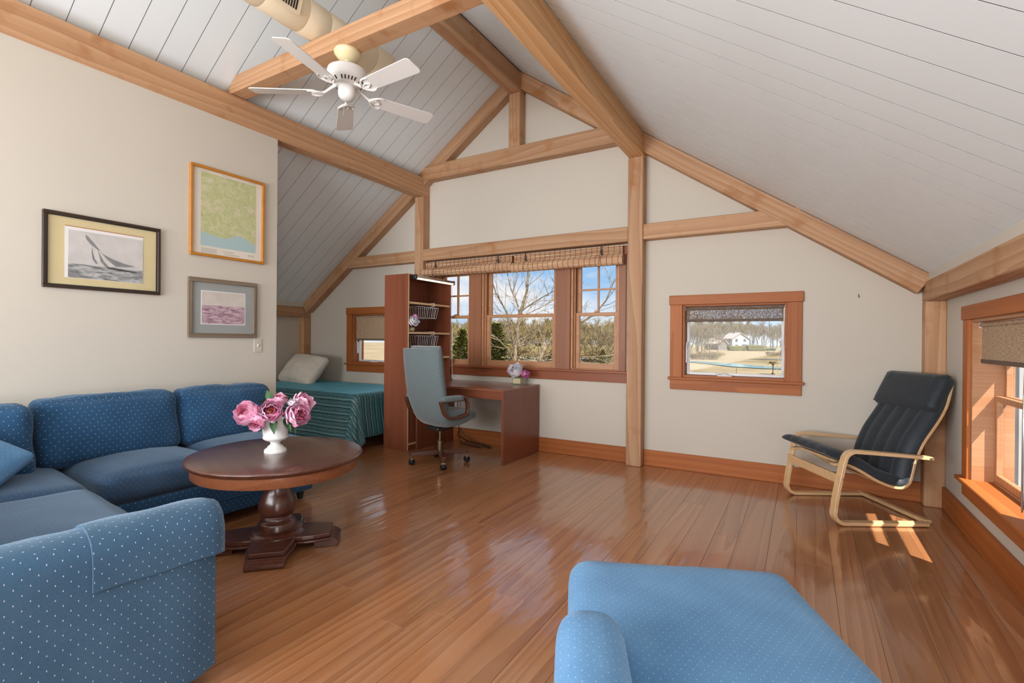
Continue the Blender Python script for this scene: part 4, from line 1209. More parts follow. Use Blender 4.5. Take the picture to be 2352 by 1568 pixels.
# glass vases with flowers
M['sand'] = plain('sand_fill', (0.72, 0.56, 0.36), 0.9, var=0.2, vscale=80)
def small_vase(loc, lab_v, s_, flowers):
    t = thing('glass_vase', lab_v, 'vase', loc, math.radians(8))
    h, H = 0.040 * s_, 0.078 * s_
    build('bowl', MB().box(-h, h, -h, -h + 0.003, 0, H).box(-h, h, h - 0.003, h, 0, H).box(-h, -h + 0.003, -h + 0.003, h - 0.003, 0, H).box(h - 0.003, h, -h + 0.003, h - 0.003, 0, H).box(-h + 0.003, h - 0.003, -h + 0.003, h - 0.003, 0, 0.008), M['vase_glass'], t)
    build('filling', MB().rbox((0, 0, 0.034 * s_), (h - 0.006, h - 0.006, 0.024 * s_), 0.008, n=4), M['sand'], t, smooth=True)
    base = Vector(loc) + Vector((0, 0, 0.05 * s_))
    for f in flowers:
        peony(f[0], f[1], base + Vector(f[2]), f[3], f[4], f[5], tuple(base), mats=f[6], leaves=[(base + Vector(l[0]), l[1], l[2], l[3], 0.2, 0.4) for l in f[7]], group=f[8] if len(f) > 8 else None)
dv = (-2.672, 4.70, 0.74)
small_vase(dv, 'square glass vase of sand on the desk', 1.25, [
    ('white_peony', 'big ruffled white blossom in the square glass vase on the desk', (-0.005, -0.01, 0.062), (0.1, -0.7, 0.6), 0.100, 61, ('petal_w', 'petal_w'), []),
    ('pink_peony', 'small magenta blossom beside the white one in the desk vase', (0.080, -0.015, 0.060), (0.9, -0.5, 0.1), 0.056, 62, ('petal_m', 'petal'), []),
    ('pink_bud', 'tiny pink bud with leaves on the desk vase', (-0.105, -0.02, 0.080), (-0.9, -0.4, 0.3), 0.024, 63, ('petal_m', 'petal_m'), [((-0.05, -0.02, 0.05), (-0.8, -0.3, 0.2), 0.06, 0.014), ((-0.04, -0.03, 0.045), (-0.7, -0.3, -0.3), 0.055, 0.014), ((-0.02, -0.03, 0.045), (0.9, -0.5, 0.35), 0.08, 0.012)])])
dv = (-3.765, 4.200, 1.307)
small_vase(dv, 'small glass vase on the bookcase shelf beside a wire basket', 0.9, [
    ('white_peony', 'white blossom in the small vase on the bookcase shelf', (0.015, -0.005, 0.065), (0.8, -0.3, 0.4), 0.076, 71, ('petal_w', 'petal_w'), [((0.03, 0.02, 0.05), (0.35, 0.9, -0.15), 0.075, 0.018), ((0.03, 0.0, 0.05), (0.5, 0.6, -0.4), 0.06, 0.014)]),
    ('pink_peony', 'small pink blossom above the white one on the bookcase shelf', (0.03, 0.02, 0.115), (0.5, 0.3, 0.9), 0.038, 72, ('petal_m', 'petal'), [])])

# ------------------------------------------------------------------ office chair (local: x right, y forward, z up)
t = thing('office_chair', 'teal-grey upholstered swivel office chair with wooden arms at the desk', 'chair', (-3.095, 3.885, 0), math.radians(-13))
# shell: outer surface as a loft down the back and under the seat
path = [(-0.300, 1.135, 0.276), (-0.296, 1.05, 0.280), (-0.280, 0.92, 0.282), (-0.262, 0.79, 0.282), (-0.240, 0.66, 0.280), (-0.212, 0.545, 0.252), (-0.168, 0.45, 0.246), (-0.10, 0.385, 0.240), (0.0, 0.365, 0.238), (0.10, 0.372, 0.238), (0.20, 0.392, 0.238), (0.262, 0.420, 0.234)]
def loft_shell(path, th, inset=0.0, nx=14, side=0.07):
    mb = MB()
    n = len(path)
    rows = []
    for i, (y, z, w) in enumerate(path):
        a, b = path[max(i - 1, 0)], path[min(i + 1, n - 1)]
        d = Vector((b[0] - a[0], b[1] - a[1])).normalized()
        nn = Vector((-d.y, d.x))          # towards the sitter
        sec = []
        ww = w - inset
        # closed superellipse section
        K = 28
        for k in range(K):
            an = 2 * PI * k / K
            cx_, sy_ = math.cos(an), math.sin(an)
            ex = 0.35
            px = math.copysign(abs(cx_) ** ex, cx_) * ww
            pt = math.copysign(abs(sy_) ** 0.55, sy_) * th / 2 + th / 2
            wrap = side * (abs(px) / ww) ** 3
            q = Vector((y, z)) + nn * (pt + wrap * 0.45)
            sec.append((px, q.x, q.y))
        rows.append(sec)
    K = len(rows[0])
    V = [p for r_ in rows for p in r_]
    Fs = [(i * K + k, i * K + (k + 1) % K, (i + 1) * K + (k + 1) % K, (i + 1) * K + k) for i in range(n - 1) for k in range(K)]
    Fs += [tuple(range(K)), tuple((n - 1) * K + k for k in range(K))]
    mb.add(V, Fs)
    return mb
def dense(path, m_=3):
    out = []
    n = len(path)
    for i in range(n - 1):
        p0, p1, p2, p3 = [Vector(path[max(0, min(n - 1, i + k))]) for k in (-1, 0, 1, 2)]
        for j in range(m_):
            f = j / m_
            out.append(tuple(0.5 * ((2 * p1) + (p2 - p0) * f + (2 * p0 - 5 * p1 + 4 * p2 - p3) * f * f + (3 * p1 - p0 - 3 * p2 + p3) * f ** 3)))
    out.append(tuple(path[-1]))
    return out
build('shell', loft_shell(dense(path), 0.085), M['seat_teal'], t, smooth=True, ang=60)
inner = [(-0.225, 1.150, 0.225), (-0.205, 1.05, 0.232), (-0.185, 0.90, 0.232), (-0.165, 0.75, 0.232), (-0.140, 0.62, 0.230), (-0.115, 0.53, 0.225)]
build('back_cushion', loft_shell(dense(inner), 0.055, side=0.03), M['seat_teal'], t, smooth=True, ang=60)
build('seat_cushion', MB().rbox((0, 0.085, 0.475), (0.222, 0.215, 0.045), 0.04, (0, 0, 0.02), n=12), M['seat_teal'], t, smooth=True, ang=180)
for s_ in (-1, 1):
    x = s_ * 0.275
    loop = [(-0.21, 0.640), (-0.195, 0.60), (-0.165, 0.53), (-0.11, 0.485), (-0.04, 0.478), (0.05, 0.492), (0.125, 0.505)]
    post = [(0.110, 0.500), (0.118, 0.56), (0.112, 0.62), (0.085, 0.668), (0.04, 0.672)]
    a_ = build('armrest', MB().sweep([(p[0], p[1]) for p in dense([(p[0], p[1], 0) for p in loop])], 'y', -0.02, 0.02, 0.026), M['mahog'], t, rot=(0, 0, PI / 2), loc=(x, 0, 0), bevel=0.004)
    build('arm_post', MB().sweep([(p[0], p[1]) for p in dense([(p[0], p[1], 0) for p in post])], 'y', -0.02, 0.02, 0.026), M['mahog'], a_, bevel=0.004)
    build('arm_pad', MB().rbox((x, -0.075, 0.668), (0.030, 0.125, 0.024), 0.02, (0, 0, 0.004), n=8), M['seat_teal'], t, smooth=True, ang=180)
    build('arm_rail', MB().box(x - 0.02, x + 0.02, -0.225, 0.06, 0.636, 0.650), M['mahog'], t, bevel=0.004)
build('mechanism', MB().box(-0.09, 0.09, -0.10, 0.10, 0.335, 0.372), M['black'], t, bevel=0.01)
build('gas_column', MB().lathe([(0.012, 0.22), (0.012, 0.34)], 16).lathe([(0.0, 0.085), (0.026, 0.085), (0.030, 0.10), (0.030, 0.225), (0.024, 0.232), (0.0, 0.232)], 20), M['brass'], t, smooth=True)
for k in range(4):
    a = math.radians(46 + 90 * k + 13)
    ca, sa = math.cos(a), math.sin(a)
    prof = [(0.02, 0.095), (0.02, 0.138), (0.27, 0.125), (0.285, 0.118), (0.285, 0.088), (0.02, 0.090)]
    mb = MB()
    V = [(p[0], s_, p[1]) for s_ in (-0.020, 0.020) for p in prof]
    n = len(prof)
    mb.add(V, [tuple(range(n)), tuple(range(n, 2 * n))[::-1]] + [(q_, n + q_, n + (q_ + 1) % n, (q_ + 1) % n) for q_ in range(n)])
    lg = build('base_leg', mb, M['mahog'], t, rot=(0, 0, a), bevel=0.004)
    cst = build('caster', MB().tube([(0.272, 0, 0.092), (0.272, 0, 0.055)], 0.006, 8).rbox((0.272, 0, 0.055), (0.012, 0.022, 0.012), 0.006, n=4), M['brass'], lg, smooth=True)
    build('wheel', MB().lathe([(0.0, -0.026), (0.020, -0.026), (0.027, -0.020), (0.029, -0.006), (0.022, -0.003), (0.022, 0.003), (0.029, 0.006), (0.027, 0.020), (0.020, 0.026), (0.0, 0.026)], 24), M['black'], lg, loc=(0.272, 0, 0.029), rot=(PI / 2, 0, 0.5), smooth=True, ang=40)

# ------------------------------------------------------------------ bentwood armchair (local: x backward, y to the window side, z up)
CA = math.radians(29.54)
t = thing('armchair', 'bentwood birch armchair with black channelled cushion and headrest by the corner post', 'armchair', (0.050, 4.275, 0), CA)
t.scale = (1.0, 0.93, 1.0)
def arc(c, r_, a0, a1, n=8):
    return [(c[0] + r_ * math.cos(a0 + (a1 - a0) * k / n), c[1] + r_ * math.sin(a0 + (a1 - a0) * k / n)) for k in range(n + 1)]
fr = [(0.635, 0.016), (0.50, 0.015), (0.25, 0.014)] + arc((0.085, 0.086), 0.072, -PI / 2, -PI * 0.96, 8) + [(0.024, 0.16), (0.050, 0.30), (0.075, 0.42)] + arc((0.150, 0.425), 0.070, PI * 0.97, PI / 2, 8) + [(0.25, 0.489), (0.45, 0.474), (0.60, 0.461), (0.66, 0.456)]
for s_ in (-1, 1):
    w0 = s_ * 0.36
    fo = build('side_frame', MB().sweep(fr, 'y', -0.030, 0.030, 0.022), M['birch'], t, loc=(0 if s_ < 0 else -0.045, -w0, 0), smooth=True, ang=40, bevel=0.002)
    for (u_, z_) in ((0.058, 0.315), (0.046, 0.235), (0.63, 0.457)):
        build('bolt', MB().tube([(u_ + 0.004, -0.0335, z_), (u_ + 0.004, 0.0335, z_)], 0.007, 10), M['steel'], fo)
# sloping seat rails, cross bar
build('cross_bar', MB().box(0.60, 0.645, -0.335, 0.395, 0.004, 0.030), M['birch'], t, bevel=0.004)
build('seat_rail', MB().box(0.026, 0.048, -0.33, 0.375, 0.262, 0.325), M['birch'], t, bevel=0.004)
seat = dense([(0.02, 0.385, 0), (0.10, 0.388, 0), (0.20, 0.345, 0), (0.32, 0.275, 0), (0.42, 0.238, 0), (0.49, 0.232, 0), (0.535, 0.262, 0), (0.555, 0.325, 0), (0.575, 0.41, 0), (0.625, 0.53, 0), (0.69, 0.63, 0), (0.745, 0.715, 0), (0.785, 0.80, 0), (0.81, 0.90, 0), (0.820, 0.955, 0)])
seat = [(p[0], p[1]) for p in seat]
for s_ in (-1, 1):
    build('seat_bow', MB().sweep(seat, 'y', -0.026, 0.026, 0.018), M['birch'], t, loc=(0, s_ * 0.272 + 0.02, 0), smooth=True, ang=40, bevel=0.002)
for (i0) in (3, 12, 34, 38):
    p = seat[i0]
    build('slat', MB().box(p[0] - 0.012, p[0] + 0.012, -0.245, 0.285, p[1] - 0.008, p[1] + 0.008), M['birch'], t)
# cushion: follows the bow, five channels
def off_path(path, d):
    out = []
    n = len(path)
    for i in range(n):
        a, b = path[max(i - 2, 0)], path[min(i + 2, n - 1)]
        v = Vector((b[0] - a[0], b[1] - a[1])).normalized()
        out.append((path[i][0] - v.y * d, path[i][1] + v.x * d))
    return out
cp = [(-0.055, 0.455), (-0.03, 0.440)] + [q for q in seat[3:]] + [(0.823, 0.985), (0.822, 1.000)]
def cushion(path, y0, y1, base_d, th, nchan, depth):
    mb = MB()
    n = len(path)
    lo, hi_ = off_path(path, base_d), off_path(path, base_d + th)
    ny = nchan * 6
    def chan(f):
        k = (f * nchan) % 1.0
        return math.sin(PI * k) ** 0.5 if 0 < k < 1 else 0.0
    rows_t, rows_b = [], []
    V = []
    for i in range(n):
        e = min(1.0, min(i, n - 1 - i) / 2.0)
        for j in range(ny + 1):
            f = j / ny
            edge = min(1.0, min(f, 1 - f) * 9)
            k = ((1 - depth) + depth * chan(f)) * (0.55 + 0.45 * e) * (0.3 + 0.7 * math.sqrt(edge))
            V.append((lo[i][0] + (hi_[i][0] - lo[i][0]) * k, y0 + (y1 - y0) * f, lo[i][1] + (hi_[i][1] - lo[i][1]) * k))
    m0 = len(V)
    for i in range(n):
        for j in range(ny + 1):
            V.append((lo[i][0], y0 + (y1 - y0) * j / ny, lo[i][1]))
    Fs = []
    W_ = ny + 1
    for i in range(n - 1):
        for j in range(ny):
            a = i * W_ + j
            Fs.append((a, a + 1, a + 1 + W_, a + W_))
            Fs.append((m0 + a, m0 + a + W_, m0 + a + 1 + W_, m0 + a + 1))
    for i in range(n - 1):
        for j in (0, ny):
            a = i * W_ + j
            Fs.append((a, a + W_, m0 + a + W_, m0 + a))
    for j in range(ny):
        for i in (0, n - 1):
            a = i * W_ + j
            Fs.append((a, a + 1, m0 + a + 1, m0 + a))
    mb.add(V, Fs)
    return mb
build('seat_cover', cushion(cp, -0.275, 0.315, 0.012, 0.072, 5, 0.18), M['black_cloth'], t, smooth=True, ang=180)
hr = build('headrest', MB().rbox((0, 0, 0), (0.052, 0.305, 0.142), 0.048, (0.012, 0.0, 0.0), n=20), M['black_cloth'], t, loc=(0.758, 0.02, 0.872), rot=(0, math.radians(27), 0), smooth=True, ang=180)
build('piping', MB().tube([(-0.034, -0.288, -0.125), (-0.034, 0.288, -0.125), (-0.034, 0.292, 0.12), (-0.02, 0.28, 0.138), (-0.02, -0.28, 0.138), (-0.034, -0.292, 0.12)], 0.0045, 6, closed=True), M['black_cloth'], hr, smooth=True)

# ------------------------------------------------------------------ ceiling fan
FX, FY = -2.80, 2.437
t = thing('ceiling_fan', 'white five-blade ceiling fan on a cream canopy hung from the tie beam', 'ceiling fan', (FX, FY, 3.257))
build('canopy', MB().lathe([(0.0, 0.0), (0.088, 0.0), (0.091, -0.010), (0.089, -0.022), (0.080, -0.034), (0.066, -0.052), (0.045, -0.066), (0.026, -0.072), (0.025, -0.078), (0.018, -0.084), (0.0, -0.086)], 40), M['cream_gloss'], t, smooth=True, ang=45)
build('downrod', MB().lathe([(0.0, -0.07), (0.011, -0.07), (0.011, -0.135), (0.0, -0.135)], 14), M['white_gloss'], t, smooth=True)
mo = build('motor_housing', MB().lathe([(0.0, -0.105), (0.035, -0.106), (0.10, -0.118), (0.132, -0.140), (0.138, -0.165), (0.136, -0.195), (0.130, -0.205), (0.124, -0.215), (0.090, -0.242), (0.062, -0.252), (0.0, -0.252)], 48), M['white_gloss'], t, smooth=True, ang=40)
for k in range(30):
    a = 2 * PI * k / 30
    if k % 6 in (0,):
        continue
    build('vent_slot', MB().box(0.094, 0.120, -0.0035, 0.0035, -0.004, 0.0015), M['dark'], mo, mat4=Matrix.Rotation(a, 4, 'Z') @ Matrix.Translation((0, 0, -0.229)) @ Matrix.Translation((0.107, 0, 0)) @ Matrix.Rotation(math.radians(-38), 4, 'Y') @ Matrix.Translation((-0.107, 0, 0)))
build('switch_cup', MB().lathe([(0.0, -0.252), (0.050, -0.252), (0.050, -0.262), (0.060, -0.266), (0.061, -0.300), (0.056, -0.322), (0.040, -0.340), (0.018, -0.348), (0.0, -0.349)], 32), M['white_gloss'], t, smooth=True, ang=45)
build('pull_chain', MB().tube([(-0.055, 0.02, -0.28), (-0.057, 0.02, -0.36), (-0.057, 0.02, -0.43)], 0.0015, 4), M['steel'], t)
def rr_poly(x0, x1, w0, w1, r_=0.03):
    pts = []
    for (cx, cy, a0) in ((x1 - r_, w1 - r_, 0), (x0 + r_, w0 - r_, 90), (x0 + r_, -w0 + r_, 180), (x1 - r_, -w1 + r_, 270)):
        for k in range(6):
            a = math.radians(a0 + 18 * k)
            pts.append((cx + r_ * math.cos(a), cy + r_ * math.sin(a)))
    return pts
for k in range(5):
    a = math.radians(-3.5 + 72 * k)
    Mx = Matrix.Rotation(a, 4, 'Z') @ Matrix.Translation((0, 0, -0.292)) @ Matrix.Rotation(math.radians(-12), 4, 'X')
    bl = build('blade', MB().prism(rr_poly(0.205, 0.665, 0.058, 0.068), 'z', -0.003, 0.003), M['white_gloss'], t, mat4=Mx, bevel=0.001)
    mb = MB()
    mb.tube([(0.075, 0, 0.050), (0.11, 0, 0.030), (0.15, 0, 0.004), (0.185, 0, -0.006)], [0.013, 0.010, 0.009, 0.011], 8)
    for s_ in (-1, 1):
        mb.tube([(0.165, 0, -0.006), (0.185, s_ * 0.03, -0.008), (0.215, s_ * 0.055, -0.008), (0.245, s_ * 0.058, -0.007), (0.262, s_ * 0.048, -0.006)], [0.010, 0.009, 0.007, 0.006, 0.004], 6)
        mb.tube([(0.175, 0, -0.006), (0.21, s_ * 0.018, -0.008), (0.232, s_ * 0.012, -0.008), (0.245, 0, -0.007)], [0.007, 0.006, 0.005, 0.004], 6)
    build('blade_iron', mb, M['white_gloss'], bl, smooth=True)

# cream round duct on the tie beam
DX, DZ, DR = -3.085, 3.519, 0.125
t = thing('air_duct', 'cream painted round air duct lying on the tie beam', 'duct', (DX, YB, DZ))
yl = 3.09 - YB
mb = MB()
K = 32
segs = [0.0, 0.9, 1.7, 2.5, 3.2, 3.8, 4.2, 4.36, 4.56, 4.86, 5.04, 5.32, 5.50, yl]
for a, b in zip(segs, segs[1:]):
    mb2 = []
    prof = [(DR - 0.0025, a), (DR, a + 0.006), (DR, b - 0.006), (DR - 0.0025, b)]
    V = [(r_ * math.cos(2 * PI * k / K), y, r_ * math.sin(2 * PI * k / K)) for (r_, y) in prof for k in range(K)]
    mb.add(V, [(i * K + k, i * K + (k + 1) % K, (i + 1) * K + (k + 1) % K, (i + 1) * K + k) for i in range(3) for k in range(K)])
build('pipe', mb, M['cream'], t, smooth=True, ang=30)
build('end_cap', MB().lathe([(0.0, 0.0), (DR + 0.003, 0.0), (DR + 0.003, 0.02), (DR * 0.9, 0.03), (0, 0.03)], K), M['cream'], t, loc=(0, yl - 0.015, 0), rot=(-PI / 2, 0, 0), smooth=True, ang=40)
an = math.radians(-20)
gl = build('register', MB().box(-0.004, 0.010, -0.16, 0.16, -0.055, 0.055), M['cream'], t, mat4=Matrix.Translation((math.cos(an) * (DR + 0.006), 2.02 - YB, math.sin(an) * (DR + 0.006))) @ Matrix.Rotation(-an, 4, 'Y'), bevel=0.004)
for k in range(14):
    y = -0.12 + 0.24 * k / 13
    build('louver', MB().box(0.010, 0.0125, y - 0.005, y + 0.005, -0.035, 0.035), M['dark'], gl)

# ------------------------------------------------------------------ pictures, switch, hook
def posnode(nt):
    tc = N(nt, 'ShaderNodeTexCoord')
    sp = N(nt, 'ShaderNodeSeparateXYZ')
    nt.links.new(tc.outputs['Object'], sp.inputs[0])
    return tc, sp

def mapmat():
    mt, nt, b = newmat('printed_map')
    L = nt.links.new
    tc, sp = posnode(nt)
    n = N(nt, 'ShaderNodeTexNoise', ins={'Scale': 16.0, 'Detail': 8.0, 'Roughness': 0.65, 'Distortion': 1.0})
    L(tc.outputs['Object'], n.inputs[0])
    rp = ramp(nt, [(0.36, (0.50, 0.55, 0.26)), (0.54, (0.60, 0.62, 0.34)), (0.62, (0.70, 0.64, 0.47))])
    L(n.outputs['Fac'], rp.inputs[0])
    # thin contour lines
    n2 = N(nt, 'ShaderNodeTexNoise', ins={'Scale': 11.0, 'Detail': 4.0, 'Distortion': 0.6})
    L(tc.outputs['Object'], n2.inputs[0])
    pp = N(nt, 'ShaderNodeMath', operation='PINGPONG', ins={1: 0.035})
    L(n2.outputs['Fac'], pp.inputs[0])
    lt = N(nt, 'ShaderNodeMath', operation='LESS_THAN', ins={1: 0.0035})
    L(pp.outputs[0], lt.inputs[0])
    mx = N(nt, 'ShaderNodeMix', data_type='RGBA')
    m1 = N(nt, 'ShaderNodeMath', operation='MULTIPLY', ins={1: 0.55})
    L(lt.outputs[0], m1.inputs[0]); L(m1.outputs[0], mx.inputs[0]); L(rp.outputs[0], mx.inputs[6])
    mx.inputs[7].default_value = (0.34, 0.25, 0.16, 1)
    # sea below a wandering coast
    n3 = N(nt, 'ShaderNodeTexNoise', ins={'Scale': 7.0, 'Detail': 4.0})
    L(tc.outputs['Object'], n3.inputs[0])
    a = N(nt, 'ShaderNodeMath', operation='MULTIPLY_ADD', ins={1: 0.16, 2: -0.255})
    L(n3.outputs['Fac'], a.inputs[0])
    ls = N(nt, 'ShaderNodeMath', operation='LESS_THAN')
    L(sp.outputs['Z'], ls.inputs[0]); L(a.outputs[0], ls.inputs[1])
    mx2 = N(nt, 'ShaderNodeMix', data_type='RGBA')
    L(ls.outputs[0], mx2.inputs[0]); L(mx.outputs[2], mx2.inputs[6])
    mx2.inputs[7].default_value = (0.42, 0.58, 0.60, 1)
    L(mx2.outputs[2], b.inputs['Base Color'])
    b.inputs['Roughness'].default_value = 0.6
    return mt

def seamat(name, sky, dark, light, horizon, zs, scale=(9, 42)):
    mt, nt, b = newmat(name)
    L = nt.links.new
    tc, sp = posnode(nt)
    mp = N(nt, 'ShaderNodeMapping', ins={3: (1, scale[0], scale[1])})
    L(tc.outputs['Object'], mp.inputs[0])
    n = N(nt, 'ShaderNodeTexNoise', ins={'Scale': 1.0, 'Detail': 6.0, 'Roughness': 0.65, 'Distortion': 0.8})
    L(mp.outputs[0], n.inputs[0])
    rp = ramp(nt, [(0.36, dark), (0.62, light)])
    L(n.outputs['Fac'], rp.inputs[0])
    n2 = N(nt, 'ShaderNodeTexNoise', ins={'Scale': 9.0, 'Detail': 4.0})
    L(tc.outputs['Object'], n2.inputs[0])
    rs = ramp(nt, [(0.35, tuple(c * 0.86 for c in sky)), (0.7, sky)])
    L(n2.outputs['Fac'], rs.inputs[0])
    w = N(nt, 'ShaderNodeMath', operation='MULTIPLY_ADD', ins={1: 0.03, 2: horizon - 0.015})
    L(n2.outputs['Fac'], w.inputs[0])
    ls = N(nt, 'ShaderNodeMath', operation='LESS_THAN')
    L(sp.outputs['Z'], ls.inputs[0]); L(w.outputs[0], ls.inputs[1])
    mx = N(nt, 'ShaderNodeMix', data_type='RGBA')
    L(ls.outputs[0], mx.inputs[0]); L(rs.outputs[0], mx.inputs[6]); L(rp.outputs[0], mx.inputs[7])
    L(mx.outputs[2], b.inputs['Base Color'])
    b.inputs['Roughness'].default_value = 0.6
    return mt

XP = -4.116
def picture(label, y0, y1, z0, z1, fw, fd, fmat, inner, matc, pr, prmat):
    t = thing('framed_picture', label, 'picture', (XP, (y0 + y1) / 2, (z0 + z1) / 2), 0, 'framed pictures on the partition')
    a, b = (y1 - y0) / 2, (z1 - z0) / 2
    lbox('frame_rail', (0, fd, -a, a, b - fw, b), fmat, t, 'y', 0.003)
    lbox('frame_rail', (0, fd, -a, a, -b, -b + fw), fmat, t, 'y', 0.003)
    lbox('frame_stile', (0, fd, -a, -a + fw, -b + fw, b - fw), fmat, t, 'z', 0.003)
    lbox('frame_stile', (0, fd, a - fw, a, -b + fw, b - fw), fmat, t, 'z', 0.003)
    if inner:
        g_ = fw + 0.006
        build('frame_lip', MB().box(0.002, fd - 0.006, -a + fw, -a + g_, -b + fw, b - fw).box(0.002, fd - 0.006, a - g_, a - fw, -b + fw, b - fw).box(0.002, fd - 0.006, -a + g_, a - g_, -b + fw, -b + g_).box(0.002, fd - 0.006, -a + g_, a - g_, b - g_, b - fw), inner, t)
    build('mount', MB().box(0.001, 0.006, -a + fw, a - fw, -b + fw, b - fw), matc, t)
    return t, (y0 + y1) / 2, (z0 + z1) / 2
def sheet(t, name, yc, zc, r, x, mat):
    return build(name, MB().box(x - 0.001, x, r[0] - yc, r[1] - yc, r[2] - zc, r[3] - zc), mat, t)
M['fr_dark'] = wood('dark_walnut_frame', (0.018, 0.010, 0.006), (0.040, 0.022, 0.012), (0.06, 0.034, 0.018), 0.45, ring=8, streak=90, var=0.05)
M['fr_orange'] = plain('orange_frame', (0.50, 0.20, 0.025), 0.45, var=0.08, vscale=12)
M['fr_weather'] = wood('weathered_frame', (0.13, 0.09, 0.06), (0.20, 0.15, 0.10), (0.26, 0.20, 0.14), 0.7, ring=8, streak=120, var=0.08)
M['mat_yellow'] = plain('yellow_mount', (0.66, 0.56, 0.32), 0.8, var=0.03)
M['mat_grey'] = plain('grey_mount', (0.34, 0.36, 0.35), 0.8, var=0.03)
M['paper'] = plain('off_white_paper', (0.78, 0.73, 0.64), 0.8, var=0.03)
M['paper_w'] = plain('white_paper', (0.82, 0.80, 0.80), 0.8, var=0.02)
# yacht print
t, yc, zc = picture('dark-framed print of a heeling sailing yacht in a yellow mount', 1.188, 1.848, 1.533, 2.021, 0.020, 0.022, M['fr_dark'], M['black'], M['mat_yellow'], None, None)
sheet(t, 'print_border', yc, zc, (1.299, 1.740, 1.606, 1.942), 0.0075, M['paper_w'])
sheet(t, 'mount_bevel', yc, zc, (1.299, 1.740, 1.938, 1.944), 0.0082, plain('tan_bevel', (0.45, 0.22, 0.09), 0.7))
p = sheet(t, 'yacht_print', yc, zc, (1.316, 1.738, 1.608, 1.918), 0.0085, seamat('grey_sea_print', (0.66, 0.64, 0.62), (0.12, 0.125, 0.13), (0.52, 0.53, 0.53), 1.700 - zc, 1))
sail_d = plain('grey_sail_ink', (0.24, 0.245, 0.25), 0.7, var=0.12, vscale=30)
sail_l = plain('pale_sail_ink', (0.62, 0.61, 0.60), 0.7, var=0.06, vscale=30)
ink = plain('dark_ink', (0.06, 0.06, 0.065), 0.7)
def poly(name, pts, x, mat):
    q = [(x, y - yc, z - zc) for (y, z) in pts]
    q2 = [(x + 0.0004, y, z) for (_, y, z) in q]
    n = len(q)
    build(name, MB().add(q + q2, [tuple(range(n)), tuple(range(n, 2 * n))[::-1]] + [(k, (k + 1) % n, n + (k + 1) % n, n + k) for k in range(n)]), mat, p)
poly('mainsail', [(1.479, 1.806), (1.50, 1.785), (1.56, 1.755), (1.62, 1.736), (1.690, 1.722), (1.64, 1.713), (1.575, 1.707), (1.53, 1.745)], 0.0088, sail_d)
poly('topsail', [(1.404, 1.898), (1.42, 1.888), (1.455, 1.845), (1.486, 1.806), (1.474, 1.806), (1.435, 1.838), (1.410, 1.868)], 0.0088, sail_d)
poly('jib', [(1.472, 1.806), (1.500, 1.755), (1.528, 1.718), (1.545, 1.700), (1.515, 1.700), (1.490, 1.730)], 0.0090, sail_d)
poly('foresail', [(1.480, 1.790), (1.53, 1.725), (1.552, 1.702), (1.536, 1.702), (1.505, 1.738)], 0.0092, sail_l)
poly('flying_jib', [(1.442, 1.828), (1.446, 1.785), (1.456, 1.745), (1.474, 1.716), (1.462, 1.714), (1.445, 1.738), (1.439, 1.785)], 0.0088, sail_d)
poly('hull', [(1.520, 1.700), (1.60, 1.692), (1.700, 1.686), (1.700, 1.680), (1.60, 1.680), (1.530, 1.690)], 0.0092, ink)
poly('far_sail', [(1.415, 1.79), (1.428, 1.75), (1.442, 1.71), (1.424, 1.705), (1.412, 1.74)], 0.0087, sail_l)
build('glazing', MB().box(0.0112, 0.012, -0.308, 0.308, -0.222, 0.222), M['pic_glass'], t)
# map
t, yc, zc = picture('orange-framed green and blue topographic coast map', 2.050, 2.665, 1.870, 2.585, 0.022, 0.024, M['fr_orange'], None, M['paper'], None, None)
sheet(t, 'map_print', yc, zc, (2.134, 2.588, 1.957, 2.540), 0.0075, mapmat())
fine = plain('fine_print', (0.50, 0.47, 0.40), 0.8, var=0.2, vscale=200)
for (a, b, c, d) in ((2.14, 2.26, 1.90, 1.945), (2.31, 2.40, 1.925, 1.94), (2.32, 2.45, 1.905, 1.918), (2.52, 2.58, 1.92, 1.94), (2.30, 2.38, 2.550, 2.556), (2.52, 2.59, 2.552, 2.558), (2.14, 2.20, 2.549, 2.555)):
    n_ = max(1, int((d - c) / 0.006))
    mb = MB()
    for k in range(n_):
        mb.box(0.0062, 0.0068, a - yc, b - yc, c - zc + k * 0.006, c - zc + k * 0.006 + 0.003)
    build('fine_print', mb, fine, t)
build('glazing', MB().box(0.0112, 0.012, -0.285, 0.285, -0.335, 0.335), M['pic_glass'], t)
# purple sea
t, yc, zc = picture('grey-framed purple seascape print in a grey mount above the light switch', 2.042, 2.604, 1.225, 1.697, 0.034, 0.020, M['fr_weather'], None, M['mat_grey'], None, None)
sheet(t, 'mount_line', yc, zc, (2.140, 2.503, 1.330, 1.600), 0.0072, M['paper_w'])
sheet(t, 'sea_print', yc, zc, (2.147, 2.496, 1.337, 1.593), 0.0082, seamat('purple_sea_print', (0.70, 0.64, 0.58), (0.25, 0.10, 0.17), (0.66, 0.52, 0.56), 1.481 - zc, 1, (14, 60)))
build('glazing', MB().box(0.0112, 0.012, -0.246, 0.246, -0.201, 0.201), M['pic_glass'], t)
# light switch
t = thing('light_switch', 'cream light switch plate on the partition edge below the seascape', 'light switch', (-4.118, 2.622, 1.158))
build('plate', MB().box(0, 0.006, -0.037, 0.037, -0.058, 0.058), plain('ivory_plate', (0.62, 0.58, 0.50), 0.4), t, bevel=0.003, seg=2)
build('toggle', MB().prism([(0.006, -0.012), (0.018, 0.002), (0.016, 0.009), (0.006, 0.012)], 'y', -0.005, 0.005), M['white_gloss'], t)
for z in (-0.045, 0.045):
    build('screw', MB().tube([(0.006, 0, z), (0.0072, 0, z)], 0.003, 8), M['steel'], t)
